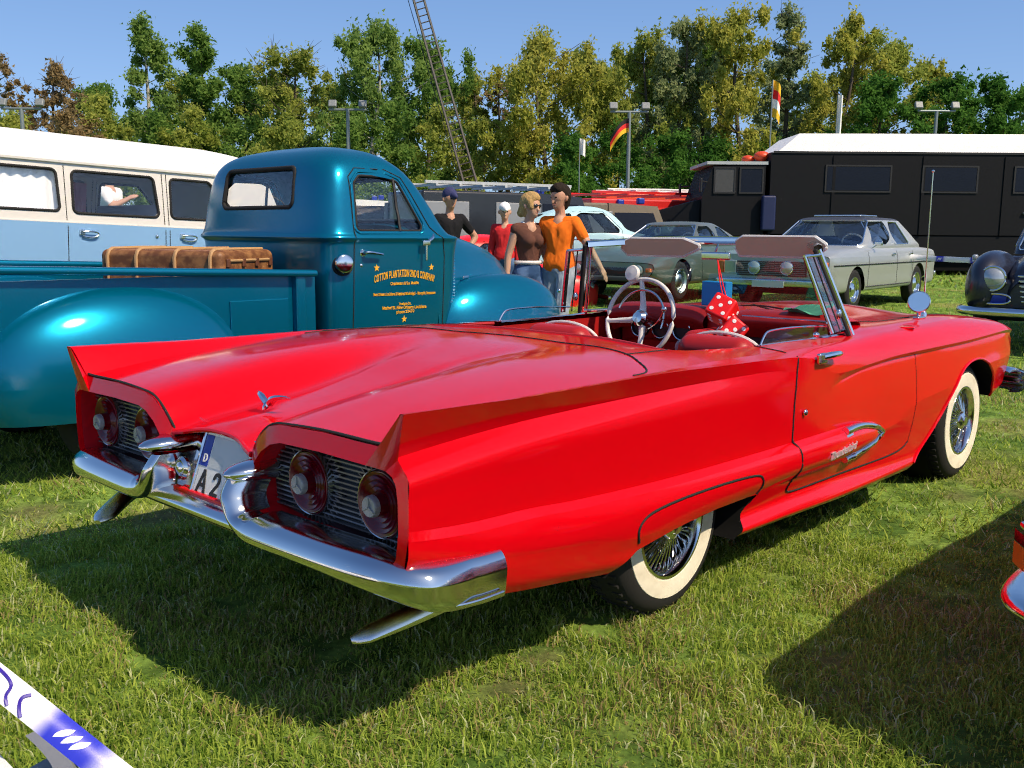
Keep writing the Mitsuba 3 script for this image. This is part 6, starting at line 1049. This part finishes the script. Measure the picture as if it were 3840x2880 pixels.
TREES = [  # label, u, v of the top, width in px, depth, kind, shape, leaves, bare
 ('brown budding tree at the far left edge, half bare', 25, 118, 120, 64, 'brown', 'bare', 4200, .45), ('brown half-bare tree, second from the left edge', 125, 130, 125, 65, 'brown', 'bare', 4200, .45),
 ('slender pale birch rising highest at left', 320, 28, 150, 60, 'birch', 'narrow', 6500, 0), ('slender green birch with narrow top, right of the tallest left birch', 447, 48, 150, 61, 'green', 'narrow', 6500, 0),
 ('broad green tree between the narrow birch and the yellow tree', 525, 140, 150, 63, 'green', 'round', 5200, 0), ('yellow-green budding tree left of the teal pickup roof', 648, 108, 165, 62, 'olive', 'round', 5600, .1),
 ('tall open-crowned green tree left of the ladder', 795, 40, 210, 60, 'birch', 'open', 6400, 0), ('green tree directly behind the ladder', 925, 85, 170, 63, 'green', 'open', 5600, 0), ('thin brownish tree right of the ladder', 1015, 150, 95, 66, 'olive', 'bare', 3000, .35),
 ('dark bare-twigged tree between ladder and yellow willow', 1075, 150, 90, 64, 'brown', 'bare', 2600, .6), ('big yellow willow behind the walking couple', 1175, 62, 220, 60, 'yellow', 'open', 7000, 0), ('second yellow willow, right half of the pair near the centre', 1262, 92, 150, 62, 'olive', 'open', 5400, 0),
 ('olive-green tree right of the yellow willows', 1372, 58, 170, 63, 'olive', 'open', 5600, 0), ('slim grey-green tree with dark trunk at upper centre right', 1455, 22, 150, 61, 'grey', 'open', 5600, 0), ('tall yellow-olive tree touching the top of the picture', 1585, -4, 185, 60, 'yellow', 'open', 7200, 0),
 ('green tree left of the tall yellow-olive one', 1512, 40, 140, 64, 'green', 'open', 5200, 0), ('thin grey-green poplar touching the top edge', 1690, -12, 120, 62, 'grey', 'narrow', 5200, .1), ('tall yellow tree right of the thin poplar', 1788, 8, 150, 60, 'yellow', 'open', 6000, 0), 
 ('broad yellow-olive willow at right above the black lorry', 1900, 75, 200, 62, 'olive', 'round', 6400, 0), ('yellow-brown tree just left of the dark green trees at right', 1985, 115, 120, 64, 'yellow', 'open', 4200, .1), ('dark green tree in front of the yellow-olive willow at right', 1890, 160, 150, 56, 'dark', 'round', 6000, 0),
 ('dark green round tree at right, middle of the dark three', 2025, 158, 160, 57, 'dark', 'round', 6200, 0), ('dark green round tree farthest right', 2120, 152, 165, 58, 'dark', 'round', 6200, 0), ('pale thin tree at the right edge', 2212, 160, 90, 64, 'grey', 'bare', 2600, .3)]
for i, (lab, u, v, w, d, kd, sh_, n, br) in enumerate(TREES): tree('field_tree', lab, u, v - 16, w, d, kd, sh_, n=n, seed=i, bare=br, base=.12 if sh_ in ('narrow', 'round') else .24)
BACK = [('pale green tree of the second row, above the camper van roof', 235, 172, 150, 72, 'green', 'round', 3600, 0), ('green tree of the second row between the two slender birches', 385, 150, 130, 73, 'olive', 'round', 3400, 0), ('green tree of the second row left of the teal pickup cab roof', 590, 150, 140, 72, 'green', 'round', 3600, 0), ('olive tree of the second row above the pickup cab roof', 715, 165, 120, 74, 'olive', 'round', 3400, 0),
 ('olive tree of the second row just right of the ladder', 1000, 160, 120, 73, 'olive', 'round', 3400, 0), ('yellow-green tree of the second row right of the big yellow willows', 1318, 98, 140, 74, 'yellow', 'round', 3800, 0), ('green tree of the second row behind the slim grey-green tree', 1450, 88, 150, 73, 'green', 'round', 3800, 0), ('grey-green tree of the second row left of the thin poplar', 1640, 100, 120, 74, 'grey', 'round', 3400, 0), ('pale olive tree of the second row right of the thin poplar', 1738, 130, 120, 73, 'olive', 'round', 3400, 0), ('green tree of the second row at the right edge behind the dark trees', 2185, 165, 130, 73, 'green', 'round', 3200, 0)]
for i, (lab, u, v, w, d, kd, sh_, n, br) in enumerate(BACK): tree('field_tree', lab, u, v, w, d, kd, sh_, n=n, seed=60 + i, bare=br, base=.1)
BUSH = [(40, 235, 170, 'olive'), (150, 228, 160, 'brown'), (228, 188, 170, 'olive'), (330, 235, 170, 'green'), (430, 225, 150, 'olive'), (540, 240, 160, 'green'), (640, 245, 160, 'olive'), (745, 215, 150, 'green'), (845, 205, 190, 'green'), (950, 215, 170, 'olive'), (1040, 240, 150, 'olive'), (1130, 270, 150, 'olive'), (1230, 270, 150, 'dark'), (1340, 250, 170, 'dark'), (1450, 270, 160, 'dark'), (1550, 280, 160, 'dark'), (1650, 285, 150, 'dark'), (1760, 270, 150, 'dark'), (1840, 255, 150, 'dark')]
ORD = 'first second third fourth fifth sixth seventh eighth ninth tenth eleventh twelfth thirteenth fourteenth fifteenth sixteenth seventeenth eighteenth nineteenth'.split()
for i, (u, v, w, kd) in enumerate(BUSH):
    side_ = ['far left', 'left', 'left of centre', 'centre', 'right of centre', 'right'][min(5, int(u / 320))]; tree('hedge_bush', f'{dict(olive="olive", brown="brownish", green="green", dark="dark green")[kd]} bush in the undergrowth below the trees, {ORD[i]} bush from the left', u, v, w, 55 + (i * 7) % 6, kd, 'bush', n=3600, seed=100 + i, leaf=.19, base=.0, group='bushes below the trees')
WORN = [(-.62, -.74, .10), (-.85, -.80, .12), (2.45, -1.0, .14), (.35, -1.75, .10), (-.7, 1.65, .16), (-1.1, 2.2, .2)]
# ================================================================ meadow and grass
def meadow(p, n, uv):
    a = fbm(p.x * 1.3, p.y * 1.3, 0, 4); b = fbm(p.x * 9, p.y * 9, 3, 3); c = fbm(p.x * 60, p.y * 60, 7, 2)
    g = mix((0.055, 0.105, 0.018), (0.14, 0.225, 0.042), smoothstep(.3, .7, b)); g = mix(g, (0.19, 0.16, 0.06), .55 * smoothstep(.55, .8, a)); 
    w = sum(dr.exp(-(dr.square(p.x - a_) + 1.8 * dr.square(p.y - b_)) / r_ ** 2) for a_, b_, r_ in WORN); g = mix(g, (0.085, 0.062, 0.038), dr.clip(w * (b + .1), 0, .6)); return g * (0.55 + 0.9 * c)
pr('meadow', proc(meadow), .95, 0, .1)
gx = np.r_[-400, -150, -60, -30, np.linspace(-16, 30, 93), np.linspace(32, 90, 30), 120, 200, 400]; gX, gY = np.meshgrid(gx, gx, indexing='ij')
gZ = ground_z(gX, gY) + .02 * (meshkit.fbm(np.stack([gX * .9, gY * .9, gX * 0], -1), 3) - .5)
struct(put('meadow', grid(np.stack([gX, gY, gZ - .0], -1)), 'meadow', smooth=True))
mat('grass_blade', {'type': 'principledthin', 'base_color': {'type': 'mesh_attribute', 'name': 'vertex_color'}, 'roughness': .5, 'diff_trans': .9, 'eta': 1.35}, two=False)
def worn(x, y):
    return np.max([np.exp(-((x - a) ** 2 + (y - b) ** 2 * 1.8) / r ** 2) for a, b, r in WORN], axis=0)
def blades(n, rmin, rmax, a0, a1, h, w, seed, spread=.6, dens=None, hole=.44, one=False):
    g = np.random.default_rng(seed); u = g.random(n); r = np.sqrt(rmin ** 2 + (rmax ** 2 - rmin ** 2) * u) if dens is None else rmin * (rmax / rmin) ** u
    a = np.radians(a0 + (a1 - a0) * g.random(n)); x, y = CAM[0] + r * np.cos(a), CAM[1] + r * np.sin(a)
    pt = np.stack([x, y, 0 * x], -1); pat = meshkit.fbm(pt * 1.6, 3, 5); pat2 = meshkit.fbm(pt * 6.5, 2, 9)
    wr_ = worn(x, y) * (.6 + .8 * pat2); keep = pat2 + .35 * g.random(n) - .25 * wr_ > hole; x, y, pat, pat2, r, wr_ = x[keep], y[keep], pat[keep], pat2[keep], r[keep], wr_[keep]; n = len(x)
    z = ground_z(x, y) + .02 * (meshkit.fbm(np.stack([x * .9, y * .9, x * 0], -1), 3) - .5) - .004
    hh = h * (.45 + .9 * g.random(n)) * (.25 + 1.45 * pat2) * (1 - .5 * wr_); ww = w * (.6 + .8 * g.random(n)); t = g.random(n) * 2 * PI; ln = spread * (.3 + g.random(n)) * hh
    dx, dy = np.cos(t), np.sin(t); b = g.random(n) * 2 * PI; bx, by = np.cos(b) * ww / 2, np.sin(b) * ww / 2
    base = np.stack([x, y, z], -1); mid_ = base + np.stack([dx * ln * .35, dy * ln * .35, hh * .6], -1); tip = base + np.stack([dx * ln * 1.3, dy * ln * 1.3, hh * (.98 - .45 * g.random(n))], -1); o = np.stack([bx, by, 0 * bx], -1)
    m_ = 3 if one else 5; V = (np.stack([base - o, base + o, tip], 1) if one else np.stack([base - o, base + o, mid_ + o * .8, mid_ - o * .8, tip], 1)).reshape(-1, 3); i = np.arange(n)[:, None] * m_
    F = i + np.array([[0, 1, 2]]) if one else np.concatenate([i + [0, 1, 2], i + [0, 2, 3], i + [3, 2, 4]])
    k = g.random(n)[:, None]; col = np.array([.15, .27, .03]) * (1 - k) + np.array([.50, .60, .11]) * k
    dry = (g.random(n) < .03 + .38 * np.clip((pat - .53) * 4 + 1.2 * wr_, 0, 1))[:, None]; col = np.where(dry, np.array([.50, .40, .18]) * (.5 + .6 * g.random(n)[:, None]), col)
    pale = (g.random(n) < .09)[:, None]; col = np.where(pale, np.array([.62, .66, .36]), col); c = np.repeat(col, m_, 0); return V, F, c
parts_ = [blades(250000, 1.5, 4.6, -40, 130, .048, .0050, 1), blades(110000, 1.5, 4.6, -40, 130, .022, .0055, 11, spread=1.3, hole=-9, one=True), blades(170000, 4.4, 9.5, -30, 120, .050, .0105, 2, one=True), blades(90000, 9, 22, -20, 100, .07, .016, 3, dens=1, one=True), blades(30000, 22, 60, 0, 90, .10, .05, 4, dens=1, one=True)]
Vg, Fg, Cg, o_ = [], [], [], 0
for V, F, c in parts_: Vg.append(V); Fg.append(F + o_); Cg.append(c); o_ += len(V)
gk = put('grass', TM(np.vstack(Vg), np.vstack(Fg)), 'grass_blade', smooth=False, color=np.vstack(Cg)); labels[gk] = {'label': 'short sunlit meadow grass with straw-coloured dry patches', 'category': 'grass', 'kind': 'stuff'}
# ================================================================ barrier tape
BLUE = (.025, .035, .50)
def tape_tex(u, v):
    """printed pattern along the tape: u metres along, v across 0..1."""
    s = u - dr.floor(u / .62) * .62; band = smoothstep(.20, .245, s) * (1 - smoothstep(.33, .40, s)); c = mix((.80, .80, .82), BLUE, band)
    for o in (.268, .288, .308):
        q = (v - .5) / .30; cen = o - .012 * q; wd = .008 * dr.maximum(0, 1 - q * q); c = dr.select(dr.abs(s - cen) < wd, mi.Color3f(.82, .82, .84), c)
    return c
mat('tape', {'type': 'principled', 'base_color': proc(lambda p, n, uv: tape_tex(uv.x, uv.y)), 'roughness': .3, 'specular': .5})
def tape(label, pts, w, up, n=80, twist=0.0, phase=0.0):
    P = spline(pts, n); t = np.gradient(P, axis=0); t /= np.linalg.norm(t, axis=1, keepdims=True); L_ = np.r_[0, np.cumsum(np.linalg.norm(np.diff(P, axis=0), axis=1))] + phase
    s_ = np.cross(t, up); s_ /= np.linalg.norm(s_, axis=1, keepdims=True); b = np.cross(s_, t); m_ = 9; V, U = [], []
    for j in range(m_):
        q = j / (m_ - 1) * 2 - 1; V.append(P + s_ * (q * w / 2) + b * (-.10 * w * q * q)); U.append(np.stack([L_, np.full(n, j / (m_ - 1))], 1))
    V = np.stack(V, 1).reshape(-1, 3); U = np.stack(U, 1).reshape(-1, 2); g_ = grid(V.reshape(n, m_, 3)); k = key_of('barrier_tape')
    scene[k] = mikit.ply(g_, 'mat_tape', smooth=True, uv=U); labels[k] = {'label': label, 'category': 'barrier tape', 'group': 'blue and white barrier tapes'}; return k
a_, b_ = np.array([-2.259, -.761, .505]), np.array([-2.115, -.985, .318]); dv = (b_ - a_) / np.linalg.norm(b_ - a_)
TU = (CAM - (a_ + b_) / 2) / np.linalg.norm(CAM - (a_ + b_) / 2) + np.array([0, 0, .35])
tk = tape('blue and white barrier tape stretched across the lower left corner', [a_ - dv * 1.6 + [0, 0, .12], a_ - dv * .5, a_, b_, b_ + dv * .6 + [0, 0, .05], b_ + dv * 1.4 + [0, 0, .22]], .057, TU, phase=-.945 + .62 * 3)
# the printed squiggle left of the blue band
sq = lambda q: spline(q, 20)
def on_tape(pts):  # (along from a_, across -0.5..0.5)
    s_ = np.cross(dv, TU); s_ /= np.linalg.norm(s_); b2 = np.cross(s_, dv); return np.array([a_ + dv * u + s_ * v * .057 + b2 * (.0015 - .10 * .057 * (2 * v) ** 2) for u, v in pts])
pr('tape_ink', (.04, .02, .30), .4)
put(tk + '__print', cat([tube(sq(on_tape([(-.055,-.35),(-.02,-.30),(.012,-.20),(.022,-.02),(.025,.2),(.04,.42)])), .0034, 6), tube(sq(on_tape([(.060,-.28),(.052,-.05),(.058,.2),(.075,.45)])), .0038, 6)]), 'tape_ink')
xa, ya = vp(16.5, 6.85); xb, yb = vp(15.0, 7.05 + .9)
tape('blue and white barrier tape between the silver saloon and the dark vintage car', [(xa - .5, ya + .2, 1.05), (xa, ya, 1.0), (xb, yb, .98), (xb + .9, yb - .9, 1.0)], .09, np.array([-FV[0], -FV[1], 0.0]))
